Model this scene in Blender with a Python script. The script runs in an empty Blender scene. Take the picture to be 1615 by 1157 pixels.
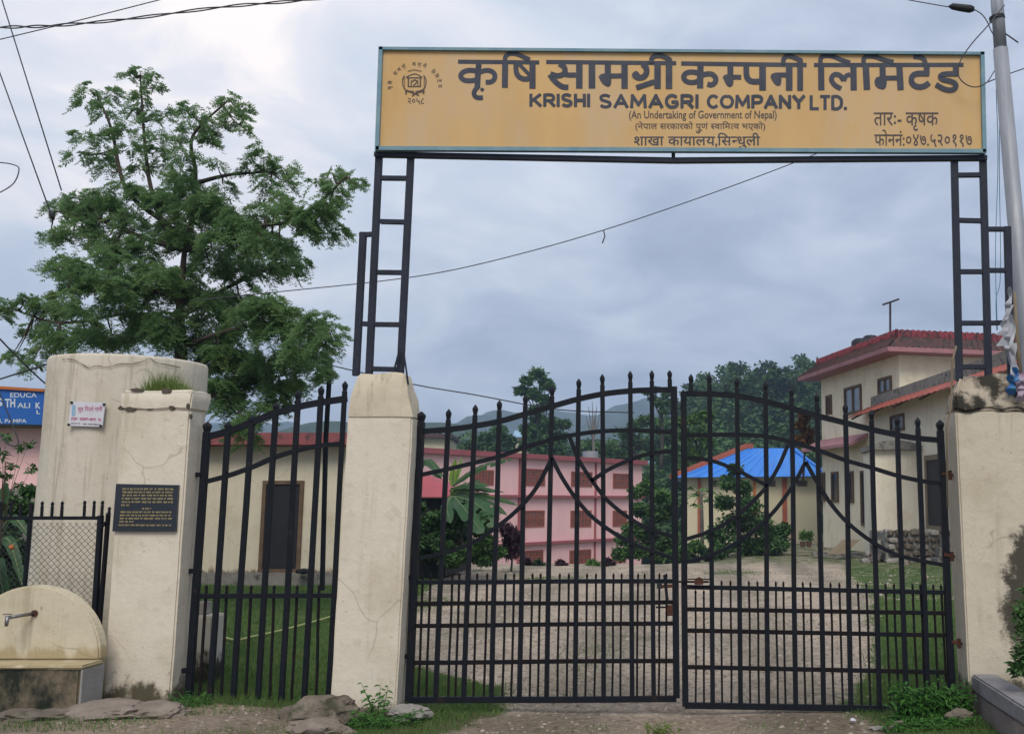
import bpy, bmesh, math, random
import numpy as np
from mathutils import Vector, Matrix, noise
R = math.radians
sc = bpy.context.scene
C = sc.collection
random.seed(7); rng = np.random.default_rng(7)

HAZE = 0.0007
# ------------------------------------------------------------------ camera
F, CX, CY, PITCH, H = 1620.0, 1100.0, 578.0, R(7.45), 1.484
cp, sp = math.cos(PITCH), math.sin(PITCH)
cd = bpy.data.cameras.new('camera'); cam = bpy.data.objects.new('camera', cd); C.objects.link(cam)
cam.location = (0, 0, H); cam.rotation_euler = (math.pi/2 + PITCH, 0, 0)
cd.sensor_width = 36; cd.lens = F/1615*36; cd.shift_x = -(CX-807.5)/1615
cd.clip_start = 0.1; cd.clip_end = 6000
sc.camera = cam
def ray(u, v):
    x = (u-CX)/F; y = (CY-v)/F
    return Vector((x, cp - y*sp, sp + y*cp))
def at(u, v, Y):
    r = ray(u, v); return Vector((r.x/r.y*Y, Y, H + r.z/r.y*Y))
def hit(u, v, P0, N):
    r = ray(u, v); o = Vector((0, 0, H)); return o + r*((P0-o).dot(N)/r.dot(N))

# ------------------------------------------------------------------ world, sun, exposure
SUN_EL, SUN_AZ = R(48), R(176)      # azimuth measured from +Y towards +X: the brightest part of the cloud cover is behind the camera
w = bpy.data.worlds.new('World'); sc.world = w; w.use_nodes = True
nt = w.node_tree; nt.nodes.clear()
def N(tree, t, **k):
    n = tree.nodes.new(t)
    for a, b in k.items():
        if a.startswith('i_'): n.inputs[int(a[2:])].default_value = b
        else: setattr(n, a, b)
    return n
def ramp(tree, stops, interp='LINEAR'):
    n = tree.nodes.new('ShaderNodeValToRGB'); cr = n.color_ramp; cr.interpolation = interp
    while len(cr.elements) < len(stops): cr.elements.new(0.5)
    for e, (p, c) in zip(cr.elements, stops):
        e.position = p; e.color = (*c, 1) if len(c) == 3 else c
    return n
L = nt.links.new
sky = N(nt, 'ShaderNodeTexSky', sky_type='NISHITA', sun_disc=False, sun_elevation=SUN_EL, sun_rotation=SUN_AZ, dust_density=2.0)
skys = N(nt, 'ShaderNodeVectorMath', operation='SCALE'); skys.inputs['Scale'].default_value = 0.1; L(sky.outputs[0], skys.inputs[0])
tc = N(nt, 'ShaderNodeTexCoord')
nrm = N(nt, 'ShaderNodeVectorMath', operation='NORMALIZE'); L(tc.outputs['Generated'], nrm.inputs[0])
sep = N(nt, 'ShaderNodeSeparateXYZ'); L(nrm.outputs[0], sep.inputs[0])
zz = N(nt, 'ShaderNodeMath', operation='MAXIMUM', i_1=0.0); L(sep.outputs[2], zz.inputs[0])
za = N(nt, 'ShaderNodeMath', operation='ADD', i_1=0.28); L(zz.outputs[0], za.inputs[0])
dx = N(nt, 'ShaderNodeMath', operation='DIVIDE'); L(sep.outputs[0], dx.inputs[0]); L(za.outputs[0], dx.inputs[1])
dy = N(nt, 'ShaderNodeMath', operation='DIVIDE'); L(sep.outputs[1], dy.inputs[0]); L(za.outputs[0], dy.inputs[1])
cmb = N(nt, 'ShaderNodeCombineXYZ'); L(dx.outputs[0], cmb.inputs[0]); L(dy.outputs[0], cmb.inputs[1])
n1 = N(nt, 'ShaderNodeTexNoise'); n1.inputs['Scale'].default_value = 3.1; n1.inputs['Detail'].default_value = 9; n1.inputs['Roughness'].default_value = 0.55; n1.inputs['Distortion'].default_value = 0.5
L(cmb.outputs[0], n1.inputs['Vector'])
n2 = N(nt, 'ShaderNodeTexNoise'); n2.inputs['Scale'].default_value = 0.55; n2.inputs['Detail'].default_value = 4
L(cmb.outputs[0], n2.inputs['Vector'])
# brightness: the cloud is thinner towards the upper left of the view
gd = ray(330, 110).normalized()
dot = N(nt, 'ShaderNodeVectorMath', operation='DOT_PRODUCT'); L(nrm.outputs[0], dot.inputs[0]); dot.inputs[1].default_value = gd
thin = N(nt, 'ShaderNodeMapRange', interpolation_type='SMOOTHSTEP'); L(dot.outputs['Value'], thin.inputs[0])
thin.inputs[1].default_value = 0.86; thin.inputs[2].default_value = 1.0
n1c = N(nt, 'ShaderNodeMath', operation='SUBTRACT', i_1=0.5); L(n1.outputs[0], n1c.inputs[0])
a1 = N(nt, 'ShaderNodeMath', operation='MULTIPLY_ADD', i_1=1.4, i_2=0.0); L(n1c.outputs[0], a1.inputs[0])
n2c = N(nt, 'ShaderNodeMath', operation='SUBTRACT', i_1=0.5); L(n2.outputs[0], n2c.inputs[0])
a2 = N(nt, 'ShaderNodeMath', operation='MULTIPLY_ADD', i_1=1.1); L(n2c.outputs[0], a2.inputs[0]); L(a1.outputs[0], a2.inputs[2])
a3 = N(nt, 'ShaderNodeMath', operation='MULTIPLY_ADD', i_1=0.31); L(thin.outputs[0], a3.inputs[0]); L(a2.outputs[0], a3.inputs[2])
zb = N(nt, 'ShaderNodeMath', operation='MULTIPLY_ADD', i_1=0.30); L(zz.outputs[0], zb.inputs[0]); L(a3.outputs[0], zb.inputs[2])
core = N(nt, 'ShaderNodeMapRange', interpolation_type='SMOOTHSTEP'); L(dot.outputs['Value'], core.inputs[0]); core.inputs[1].default_value = .965; core.inputs[2].default_value = 1.0
zc_ = N(nt, 'ShaderNodeMath', operation='MULTIPLY_ADD', i_1=.26); L(core.outputs[0], zc_.inputs[0]); L(zb.outputs[0], zc_.inputs[2])
ad = N(nt, 'ShaderNodeMath', operation='ADD', i_1=0.25); L(zc_.outputs[0], ad.inputs[0])
cr = ramp(nt, [(0.0, (.285, .325, .41)), (0.22, (.35, .40, .50)), (0.42, (.45, .495, .595)), (0.64, (.56, .605, .68)), (0.86, (.73, .72, .75)), (1.0, (.95, .87, .83))])
L(ad.outputs[0], cr.inputs[0])
mixs = N(nt, 'ShaderNodeMix', data_type='RGBA'); mixs.inputs[0].default_value = 0.93
L(skys.outputs[0], mixs.inputs[6]); L(cr.outputs[0], mixs.inputs[7])
bg = N(nt, 'ShaderNodeBackground'); bg.inputs[1].default_value = 1.0
L(mixs.outputs[2], bg.inputs[0])
wo = N(nt, 'ShaderNodeOutputWorld'); L(bg.outputs[0], wo.inputs[0])

sd = bpy.data.lights.new('sun', 'SUN'); so = bpy.data.objects.new('sun', sd); C.objects.link(so)
sd.energy = 1.5; sd.angle = R(28); sd.color = (1.0, .955, .86)
sdir = Vector((math.sin(SUN_AZ)*math.cos(SUN_EL), math.cos(SUN_AZ)*math.cos(SUN_EL), math.sin(SUN_EL)))
so.rotation_euler = sdir.to_track_quat('Z', 'Y').to_euler(); so.location = (0, 0, 30)
sc.view_settings.view_transform = 'Standard'; sc.view_settings.look = 'None'
sc.view_settings.exposure = 0.52; sc.view_settings.gamma = 1.0; sc.view_settings.use_curve_mapping = False
sc.cycles.max_bounces = 6; sc.cycles.volume_bounces = 0; sc.cycles.transparent_max_bounces = 8
try: sc.cycles.use_denoising = True
except Exception: pass

# ------------------------------------------------------------------ materials
def mat(name, c1, c2=None, scale=4.0, rough=0.85, bump=0.0, bscale=40.0, c3=None, t3=(.55, .65), s3=2.0, spec=0.3, metal=0.0,
        stretch=(1, 1, 1), translucent=0.0, voro=None):
    m = bpy.data.materials.new(name); m.use_nodes = True; t = m.node_tree; t.nodes.clear(); l = t.links.new
    out = N(t, 'ShaderNodeOutputMaterial'); b = N(t, 'ShaderNodeBsdfPrincipled')
    b.inputs['Roughness'].default_value = rough; b.inputs['Specular IOR Level'].default_value = spec; b.inputs['Metallic'].default_value = metal
    geo = N(t, 'ShaderNodeNewGeometry')
    mp = N(t, 'ShaderNodeVectorMath', operation='MULTIPLY'); l(geo.outputs['Position'], mp.inputs[0]); mp.inputs[1].default_value = stretch
    c2 = c2 or tuple(min(1, x*0.8) for x in c1)
    n = N(t, 'ShaderNodeTexNoise'); n.inputs['Scale'].default_value = scale; n.inputs['Detail'].default_value = 6; n.inputs['Roughness'].default_value = .6
    l(mp.outputs[0], n.inputs['Vector'])
    r = ramp(t, [(.32, c1), (.68, c2)]); l(n.outputs[0], r.inputs[0]); col = r.outputs[0]
    if voro:
        vs, vc, va = voro
        v = N(t, 'ShaderNodeTexVoronoi'); v.inputs['Scale'].default_value = vs; l(geo.outputs['Position'], v.inputs['Vector'])
        rr = ramp(t, [(0, (0, 0, 0)), (1, (1, 1, 1))]); l(v.outputs['Color'], rr.inputs[0])
        mx = N(t, 'ShaderNodeMix', data_type='RGBA', blend_type='MIX'); mu = N(t, 'ShaderNodeMath', operation='MULTIPLY', i_1=va)
        l(rr.outputs[0], mu.inputs[0]); l(mu.outputs[0], mx.inputs[0]); l(col, mx.inputs[6]); mx.inputs[7].default_value = (*vc, 1); col = mx.outputs[2]
    if c3:
        n3 = N(t, 'ShaderNodeTexNoise'); n3.inputs['Scale'].default_value = s3; n3.inputs['Detail'].default_value = 8; n3.inputs['Roughness'].default_value = .65
        l(mp.outputs[0], n3.inputs['Vector'])
        r3 = ramp(t, [(t3[0], (0, 0, 0)), (t3[1], (1, 1, 1))]); l(n3.outputs[0], r3.inputs[0])
        mx = N(t, 'ShaderNodeMix', data_type='RGBA'); l(r3.outputs[0], mx.inputs[0]); l(col, mx.inputs[6]); mx.inputs[7].default_value = (*c3, 1); col = mx.outputs[2]
    l(col, b.inputs['Base Color'])
    if bump:
        nb = N(t, 'ShaderNodeTexNoise'); nb.inputs['Scale'].default_value = bscale; nb.inputs['Detail'].default_value = 5
        l(geo.outputs['Position'], nb.inputs['Vector'])
        bp = N(t, 'ShaderNodeBump'); bp.inputs['Strength'].default_value = bump; bp.inputs['Distance'].default_value = 0.02
        l(nb.outputs[0], bp.inputs['Height']); l(bp.outputs[0], b.inputs['Normal'])
    if translucent:
        tr = N(t, 'ShaderNodeBsdfTranslucent'); l(col, tr.inputs[0]); ms = N(t, 'ShaderNodeMixShader'); ms.inputs[0].default_value = translucent
        l(b.outputs[0], ms.inputs[1]); l(tr.outputs[0], ms.inputs[2]); l(ms.outputs[0], out.inputs[0])
    else: l(b.outputs[0], out.inputs[0])
    return m

def plaster(name, c, grime_top=0.45, grime=(.10, .085, .055), streak=.35, black=None, crack=True, rust=None):
    """old limewashed plaster: mottling, drip streaks, damp base, hair cracks"""
    m = bpy.data.materials.new(name); m.use_nodes = True; t = m.node_tree; t.nodes.clear(); l = t.links.new
    out = N(t, 'ShaderNodeOutputMaterial'); b = N(t, 'ShaderNodeBsdfPrincipled'); b.inputs['Roughness'].default_value = .9; b.inputs['Specular IOR Level'].default_value = .2
    geo = N(t, 'ShaderNodeNewGeometry'); pos = geo.outputs['Position']
    def noi(s, d=6, st=(1, 1, 1), ro=.6):
        mp = N(t, 'ShaderNodeVectorMath', operation='MULTIPLY'); l(pos, mp.inputs[0]); mp.inputs[1].default_value = st
        n = N(t, 'ShaderNodeTexNoise'); n.inputs['Scale'].default_value = s; n.inputs['Detail'].default_value = d; n.inputs['Roughness'].default_value = ro
        l(mp.outputs[0], n.inputs['Vector']); return n.outputs[0]
    def over(base, fac, col):
        mx = N(t, 'ShaderNodeMix', data_type='RGBA'); l(fac, mx.inputs[0]); l(base, mx.inputs[6]); mx.inputs[7].default_value = (*col, 1); return mx.outputs[2]
    def thr(x, a, z, top=1.0):
        r = N(t, 'ShaderNodeMapRange', interpolation_type='SMOOTHSTEP'); l(x, r.inputs[0]); r.inputs[1].default_value = a; r.inputs[2].default_value = z; r.inputs[4].default_value = top; return r.outputs[0]
    r = ramp(t, [(.3, (c[0]*1.05, c[1]*1.05, c[2]*1.05)), (.5, c), (.72, (c[0]*.82, c[1]*.79, c[2]*.72))]); l(noi(2.0, 9, (1, 1, .7), .68), r.inputs[0]); col = r.outputs[0]
    col = over(col, thr(noi(9, 5), .56, .72, .4), (c[0]*.70, c[1]*.65, c[2]*.56))
    col = over(col, thr(noi(26, 4), .66, .74, .7), (c[0]*.45, c[1]*.40, c[2]*.33))
    col = over(col, thr(noi(2.0, 6, (7, 7, .45), .65), .52, .72, streak*1.25), (c[0]*.5, c[1]*.47, c[2]*.38))
    s = N(t, 'ShaderNodeSeparateXYZ'); l(pos, s.inputs[0])
    hh = thr(s.outputs[2], max(grime_top, .01), -0.02)          # damp rising from the foot of the wall
    q = N(t, 'ShaderNodeMath', operation='MULTIPLY_ADD', i_1=.55); l(hh, q.inputs[0]); l(noi(6, 7, (1, 1, .6), .7), q.inputs[2])
    if grime_top > 0: col = over(col, thr(q.outputs[0], .74, .92), grime)
    if rust:
        rz, rx, rcol = rust
        zz_ = N(t, 'ShaderNodeMath', operation='SUBTRACT', i_1=rz); l(s.outputs[2], zz_.inputs[0])
        ab = N(t, 'ShaderNodeMath', operation='ABSOLUTE'); l(zz_.outputs[0], ab.inputs[0])
        k = thr(ab.outputs[0], rx, 0.0); q = N(t, 'ShaderNodeMath', operation='MULTIPLY_ADD', i_1=.45); l(k, q.inputs[0]); l(noi(5, 5, (2, 2, .7)), q.inputs[2])
        col = over(col, thr(q.outputs[0], .66, .92, .8), rcol)
    if black:
        (bx, bz, br, bw) = black
        ds = N(t, 'ShaderNodeVectorMath', operation='SUBTRACT'); l(pos, ds.inputs[0]); ds.inputs[1].default_value = (bx, 0, bz)
        d2 = N(t, 'ShaderNodeVectorMath', operation='MULTIPLY'); l(ds.outputs[0], d2.inputs[0]); d2.inputs[1].default_value = (1/bw, 0, 1/br)
        ln = N(t, 'ShaderNodeVectorMath', operation='LENGTH'); l(d2.outputs[0], ln.inputs[0])
        k = thr(ln.outputs['Value'], 1.5, .2); q = N(t, 'ShaderNodeMath', operation='MULTIPLY_ADD', i_1=.7); l(k, q.inputs[0]); l(noi(7, 8, (1, 1, 1), .75), q.inputs[2])
        col = over(col, thr(q.outputs[0], .84, 1.02, .93), (.035, .03, .022))
    if crack:
        mpd = N(t, 'ShaderNodeTexNoise'); mpd.inputs['Scale'].default_value = 3; l(pos, mpd.inputs['Vector'])
        mxx = N(t, 'ShaderNodeMix', data_type='RGBA', blend_type='ADD'); mxx.inputs[0].default_value = .35; l(pos, mxx.inputs[6]); l(mpd.outputs['Color'], mxx.inputs[7])
        v = N(t, 'ShaderNodeTexVoronoi', feature='DISTANCE_TO_EDGE'); v.inputs['Scale'].default_value = 1.1; l(mxx.outputs[2], v.inputs['Vector'])
        k1 = thr(v.outputs['Distance'], .010, .002, .38); k2 = thr(noi(1.3, 3), .5, .6)
        mm = N(t, 'ShaderNodeMath', operation='MULTIPLY'); l(k1, mm.inputs[0]); l(k2, mm.inputs[1])
        col = over(col, mm.outputs[0], (c[0]*.4, c[1]*.36, c[2]*.3))
    l(col, b.inputs['Base Color'])
    bp = N(t, 'ShaderNodeBump'); bp.inputs['Strength'].default_value = .4; bp.inputs['Distance'].default_value = .02
    ns = N(t, 'ShaderNodeMath', operation='MULTIPLY_ADD', i_1=.25); l(noi(70, 3), ns.inputs[0]); l(noi(9, 7), ns.inputs[2]); l(ns.outputs[0], bp.inputs['Height']); l(bp.outputs[0], b.inputs['Normal'])
    l(b.outputs[0], out.inputs[0]); return m

CREAM = (.64, .57, .465)
M = dict(
 pillar_left=plaster('limewash_left', CREAM, .55),
 pillar_mid=plaster('limewash_mid', CREAM, .2, streak=.2),
 pillar_right=plaster('limewash_right', (.56, .49, .385), .5, black=(2.36, .80, .62, .30), streak=.3),
 cap_mid=plaster('weathered_limewash_cap', (.55, .48, .36), 3.0, grime=(.14, .12, .09), streak=.7),
 tank=plaster('limewash_tank', (.58, .52, .425), -1, streak=.55),
 basin=plaster('limewash_basin', (.57, .50, .37), -1, rust=(.42, .17, (.36, .28, .15))),
 basin_block=mat('wet_basin_concrete', (.21, .165, .11), (.12, .095, .06), 5, .75, .4, 30, c3=(.014, .018, .011), t3=(.44, .56), s3=2.6, stretch=(1, 1, .6)),
 basin_side=mat('grey_basin_side', (.30, .29, .29), (.24, .23, .21), 6, .9, .2),
 moss_cap=mat('weathered_cement_cap', (.50, .43, .34), (.33, .27, .20), 7, .95, .9, 18, c3=(.04, .035, .026), t3=(.47, .58), s3=5),
 low_wall=mat('cement_low_wall', (.24, .20, .185), (.19, .155, .14), 4, .9, .3, 25, c3=(.30, .24, .20), t3=(.6, .7), s3=2.5),
 coping=mat('grey_coping', (.27, .26, .265), (.18, .17, .175), 5, .85, .3, 25, c3=(.36, .35, .36), t3=(.62, .72), s3=7),
 iron_post=mat('slate_iron_post_paint', (.024, .028, .044), (.016, .019, .030), 5, .6, .2, 40, c3=(.045, .032, .028), t3=(.62, .74), s3=6, spec=.25),
 iron=mat('dark_blue_iron_paint', (.0065, .0085, .0135), (.004, .0055, .009), 6, .62, .15, 60, c3=(.032, .020, .014), t3=(.60, .74), s3=7, spec=.2),
 iron_rust=mat('brown_primed_iron', (.016, .011, .011), (.009, .008, .009), 10, .8, .15, 60, spec=.1, c3=(.01, .011, .015), t3=(.5, .6), s3=4),
 rust=mat('rusty_hinge_metal', (.10, .035, .018), (.04, .018, .012), 12, .85, .4, 60),
 sign_ochre=mat('ochre_sign_paint', (.61, .385, .155), (.54, .33, .13), 1.6, .5, .14, 3.5, c3=(.54, .375, .215), t3=(.46, .70), s3=2.2, stretch=(1.6, 1, .45)),
 sign_blue=mat('faded_blue_edge', (.12, .235, .30), (.20, .30, .33), 9, .6, .1),
 letter=mat('dark_letter_paint', (.034, .039, .058), (.058, .062, .08), 14, .6),
 letter2=mat('faded_brown_letter_paint', (.065, .052, .052), (.10, .07, .06), 14, .6),
 gold=mat('gold_engraving', (.42, .33, .14), (.30, .24, .12), 30, .5),
 granite=mat('black_granite', (.012, .016, .024), (.02, .024, .034), 40, .25, spec=.5),
 white=mat('white_enamel', (.62, .62, .66), (.55, .52, .57), 8, .5),
 magenta=mat('magenta_print', (.50, .12, .26), (.42, .10, .22), 10, .6),
 black=mat('black_rubber', (.015, .015, .018), (.02, .02, .022), 10, .6),
 steel=mat('galvanised_pole', (.33, .34, .37), (.25, .26, .29), 5, .55, .1, 30, c3=(.42, .43, .45), t3=(.55, .7), s3=3, stretch=(5, 5, .6), metal=.25),
 chrome=mat('tap_metal', (.28, .27, .27), (.18, .17, .17), 20, .35, metal=.7),
 wire=mat('wire_grey', (.035, .035, .045), (.06, .06, .07), 9, .7),
 wood=mat('old_bamboo', (.24, .19, .13), (.16, .12, .08), 6, .9, stretch=(6, 6, 1)),
 rag_white=mat('pale_plastic_rag', (.50, .50, .53), (.36, .37, .41), 14, .6, translucent=.2),
 rag_blue=mat('blue_plastic', (.05, .14, .45), (.04, .22, .34), 20, .5, translucent=.2),
 rag_pink=mat('mauve_plastic', (.35, .2, .32), (.5, .45, .5), 20, .5, translucent=.2),
 shed_wall=plaster('shed_limewash', (.62, .55, .42), .45, grime=(.16, .12, .08), streak=.12),
 fascia=mat('faded_red_fascia', (.30, .085, .09), (.20, .07, .07), 5, .85, .1, c3=(.08, .05, .05), t3=(.55, .68), s3=6),
 dark_door=mat('black_painted_door', (.012, .013, .017), (.02, .02, .024), 6, .6),
 door_frame=mat('brown_door_frame', (.16, .10, .06), (.10, .065, .04), 6, .8),
 concrete=mat('old_concrete', (.26, .24, .21), (.16, .15, .13), 5, .95, .4, 30, c3=(.06, .055, .05), t3=(.55, .65), s3=5),
 pink=mat('pink_wall_paint', (.86, .53, .52), (.80, .48, .475), 1.2, .85, c3=(.74, .43, .42), t3=(.6, .8), s3=.6, stretch=(1, 1, .4)),
 pink_trim=mat('dark_pink_trim', (.36, .10, .115), (.28, .085, .09), 3, .85),
 shutter=mat('red_brown_window', (.34, .085, .05), (.25, .06, .04), 6, .7),
 shutter_pane=mat('dim_window_pane', (.12, .035, .028), (.22, .11, .08), 5, .25, spec=.5),
 glass=mat('window_glass', (.10, .13, .16), (.18, .22, .26), 2, .15, spec=.6),
 dark_glass=mat('dark_window_glass', (.02, .022, .03), (.05, .055, .07), 4, .2, spec=.5),
 house=plaster('house_cream', (.80, .70, .53), -1, streak=.10, crack=False),
 house_rough=plaster('house_rough_plaster', (.74, .67, .54), -1, streak=.25),
 roof_red=mat('maroon_roof_tiles', (.27, .045, .06), (.17, .035, .045), 5, .75, c3=(.055, .035, .035), t3=(.50, .62), s3=5),
 roof_worn=mat('weathered_roof_tiles', (.13, .055, .05), (.075, .045, .042), 6, .9, c3=(.05, .04, .038), t3=(.45, .6), s3=4),
 roof_pink=mat('pink_eave_paint', (.42, .20, .215), (.33, .16, .17), 3, .85, c3=(.12, .06, .055), t3=(.6, .7), s3=3),
 hut_red=mat('pink_red_hut_roof', (.42, .085, .10), (.34, .07, .085), 2, .6),
 red_tin=mat('orange_red_tin', (.38, .085, .05), (.29, .065, .042), 2, .6, c3=(.22, .07, .05), t3=(.5, .7), s3=1.5),
 blue_tin=mat('bright_blue_tin', (.025, .21, .70), (.03, .18, .58), 1.2, .45, c3=(.06, .24, .62), t3=(.5, .7), s3=.9, stretch=(1.5, .4, 1)),
 terracotta=mat('terracotta_edge', (.40, .11, .065), (.28, .08, .05), 3, .8),
 hall_wall=mat('pale_cream_hall', (.62, .55, .38), (.56, .49, .34), 1, .9),
 blue_board=mat('blue_banner_print', (.02, .10, .42), (.02, .12, .36), 2, .5),
 orange=mat('orange_edge_paint', (.50, .15, .035), (.42, .13, .04), 4, .7),
 banner_white=mat('white_banner_letter', (.60, .64, .68), (.5, .55, .6), 9, .6),
 bark=mat('tree_bark', (.075, .055, .042), (.04, .03, .024), 8, .95, .5, 25, stretch=(3, 3, 1)),
 pale_bark=mat('pale_bark', (.22, .20, .18), (.12, .10, .09), 5, .95, stretch=(3, 3, 1)),
 leaf=mat('bead_tree_leaf', (.135, .24, .095), (.20, .32, .12), 2.2, .5, translucent=.55, c3=(.25, .32, .12), t3=(.56, .70), s3=1.6),
 leaf_dark=mat('dark_bush_leaf', (.045, .105, .034), (.08, .165, .045), 1.4, .6, translucent=.22, c3=(.05, .11, .025), t3=(.58, .7), s3=.8),
 leaf_mid=mat('mid_green_leaf', (.065, .14, .034), (.105, .20, .045), 1.2, .6, translucent=.25, c3=(.02, .05, .018), t3=(.5, .65), s3=.7),
 leaf_light=mat('light_green_leaf', (.11, .20, .030), (.065, .14, .025), 1.1, .6, translucent=.3, c3=(.03, .075, .02), t3=(.52, .66), s3=.7),
 leaf_hill=mat('hill_forest_leaf', (.052, .115, .032), (.085, .165, .045), .22, .7, translucent=.15, c3=(.018, .042, .02), t3=(.48, .62), s3=.12),
 leaf_purple=mat('purple_cordyline_leaf', (.055, .018, .03), (.03, .012, .02), 5, .55, translucent=.15),
 leaf_rust=mat('rusty_orange_leaf', (.20, .055, .025), (.11, .09, .02), 3, .6, translucent=.25),
 banana=mat('banana_leaf', (.05, .125, .045), (.03, .08, .032), 2, .45, translucent=.3, bump=.2, bscale=20),
 banana_new=mat('young_banana_leaf', (.22, .34, .05), (.16, .27, .04), 2, .45, translucent=.35),
 banana_rib=mat('banana_midrib', (.12, .17, .07), (.09, .14, .055), 6, .5),
 grass=mat('grass_blade', (.065, .135, .028), (.10, .18, .038), 1.3, .6, translucent=.25, c3=(.13, .15, .04), t3=(.56, .72), s3=1.7),
 grass_tuft=mat('dry_green_tuft', (.17, .23, .045), (.11, .17, .035), 14, .6, translucent=.3),
 weed=mat('fresh_weed_leaf', (.045, .14, .026), (.07, .18, .032), 7, .5, translucent=.3),
 rock=mat('grey_brown_rock', (.20, .165, .13), (.11, .09, .07), 9, .95, .8, 22, c3=(.05, .048, .03), t3=(.52, .64), s3=6),
 rock_pink=mat('pinkish_rock', (.25, .205, .17), (.16, .13, .105), 8, .95, .6, 25),
 rock_pale=mat('pale_grey_stone', (.33, .30, .27), (.22, .20, .18), 8, .95, .6, 25),
 pebble=mat('pebbles', (.42, .35, .29), (.15, .12, .10), 14, .95, c3=(.48, .43, .38), t3=(.56, .68), s3=22),
 hose=mat('yellow_green_hose', (.34, .36, .12), (.28, .30, .11), 6, .5),
 mountain=mat('forested_mountain', (.030, .055, .030), (.050, .080, .040), .02, .95, c3=(.022, .04, .024), t3=(.45, .6), s3=.03),
 teal=mat('teal_house_paint', (.06, .24, .30), (.05, .18, .25), 1, .8),
 sky_blue_roof=mat('pale_blue_roof', (.22, .38, .52), (.3, .44, .56), 1, .6),
 pot=mat('clay_pot', (.14, .075, .05), (.10, .055, .04), 6, .9),
)

# ------------------------------------------------------------------ object helpers
def worigin(p):
    o = Vector((0, 0, 0))
    while p is not None: o += p.location; p = p.parent
    return o
def tagp(o, label=None, cat=None, group=None, kind=None):
    if label: o['label'] = label
    if cat: o['category'] = cat
    if group: o['group'] = group
    if kind: o['kind'] = kind
    return o
def thing(name, label, cat, loc=(0, 0, 0), group=None, kind=None):
    o = bpy.data.objects.new(name, None); C.objects.link(o); o.location = loc; o.empty_display_size = .2
    return tagp(o, label, cat, group, kind)
def link(name, me, parent=None, loc=(0, 0, 0)):
    o = bpy.data.objects.new(name, me); C.objects.link(o); o.location = loc
    if parent is not None: o.parent = parent
    return o
class MB:
    def __init__(s): s.v = []; s.f = []
    def add(s, vs, fs):
        b = len(s.v); s.v += [tuple(x) for x in vs]; s.f += [tuple(b+i for i in f) for f in fs]; return s
    def loft(s, rings, close=True, cap=True):
        n = len(rings[0]); b = len(s.v)
        for r in rings: s.v += [tuple(p) for p in r]
        for k in range(len(rings)-1):
            for i in range(n if close else n-1):
                j = (i+1) % n; s.f.append((b+k*n+i, b+k*n+j, b+(k+1)*n+j, b+(k+1)*n+i))
        if cap and close: s.f.append(tuple(b+i for i in reversed(range(n)))); s.f.append(tuple(b+(len(rings)-1)*n+i for i in range(n)))
        return s
    def box(s, x0, x1, y0, y1, z0, z1):
        return s.loft([[(x0, y0, z), (x1, y0, z), (x1, y1, z), (x0, y1, z)] for z in (z0, z1)])
    def bar(s, pts, w, d=None, side=Vector((0, 1, 0))):
        """square-section bar along pts; d is its size along 'side', w across"""
        d = d or w; pts = [Vector(p) for p in pts]; rings = []
        ws = w if isinstance(w, (list, tuple)) else [w]*len(pts); ds = d if isinstance(d, (list, tuple)) else [d]*len(pts)
        for i, p in enumerate(pts):
            t = (pts[min(i+1, len(pts)-1)] - pts[max(i-1, 0)]).normalized()
            a = t.cross(side).normalized(); b = a.cross(t).normalized()
            rings.append([p+a*ws[i]/2+b*ds[i]/2, p-a*ws[i]/2+b*ds[i]/2, p-a*ws[i]/2-b*ds[i]/2, p+a*ws[i]/2-b*ds[i]/2])
        return s.loft(rings)
    def tube(s, pts, r, n=6):
        pts = [Vector(p) for p in pts]; rs = r if isinstance(r, (list, tuple)) else [r]*len(pts); rings = []
        a = None
        for i, p in enumerate(pts):
            t = (pts[min(i+1, len(pts)-1)] - pts[max(i-1, 0)]).normalized()
            if a is None: a = t.cross(Vector((.13, .2, .97)) if abs(t.z) < .9 else Vector((1, 0, .1))).normalized()
            a = (a - t*a.dot(t)).normalized(); b = t.cross(a)
            rings.append([p + (a*math.cos(q)+b*math.sin(q))*rs[i] for q in [2*math.pi*k/n for k in range(n)]])
        return s.loft(rings)
    def prism(s, pts, off):
        off = Vector(off); pts = [Vector(p) for p in pts]
        return s.loft([pts, [p+off for p in pts]])
    def build(s, name, m, parent=None, label=None, cat=None, group=None, kind=None, smooth=False, bevel=0):
        me = bpy.data.meshes.new(name); o0 = worigin(parent)
        if parent is None and s.v:
            a = np.array(s.v); o0 = Vector(((a[:, 0].min()+a[:, 0].max())/2, (a[:, 1].min()+a[:, 1].max())/2, a[:, 2].min()))
        me.from_pydata([(x-o0.x, y-o0.y, z-o0.z) for x, y, z in s.v], [], s.f); me.materials.append(m)
        bm = bmesh.new(); bm.from_mesh(me); bmesh.ops.recalc_face_normals(bm, faces=bm.faces)
        if bevel: bmesh.ops.bevel(bm, geom=bm.edges[:], offset=bevel, segments=2, affect='EDGES', clamp_overlap=True)
        bm.to_mesh(me); bm.free()
        if smooth: me.shade_smooth()
        o = link(name, me, parent, o0 if parent is None else (0, 0, 0))
        return tagp(o, label, cat, group, kind)
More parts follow.
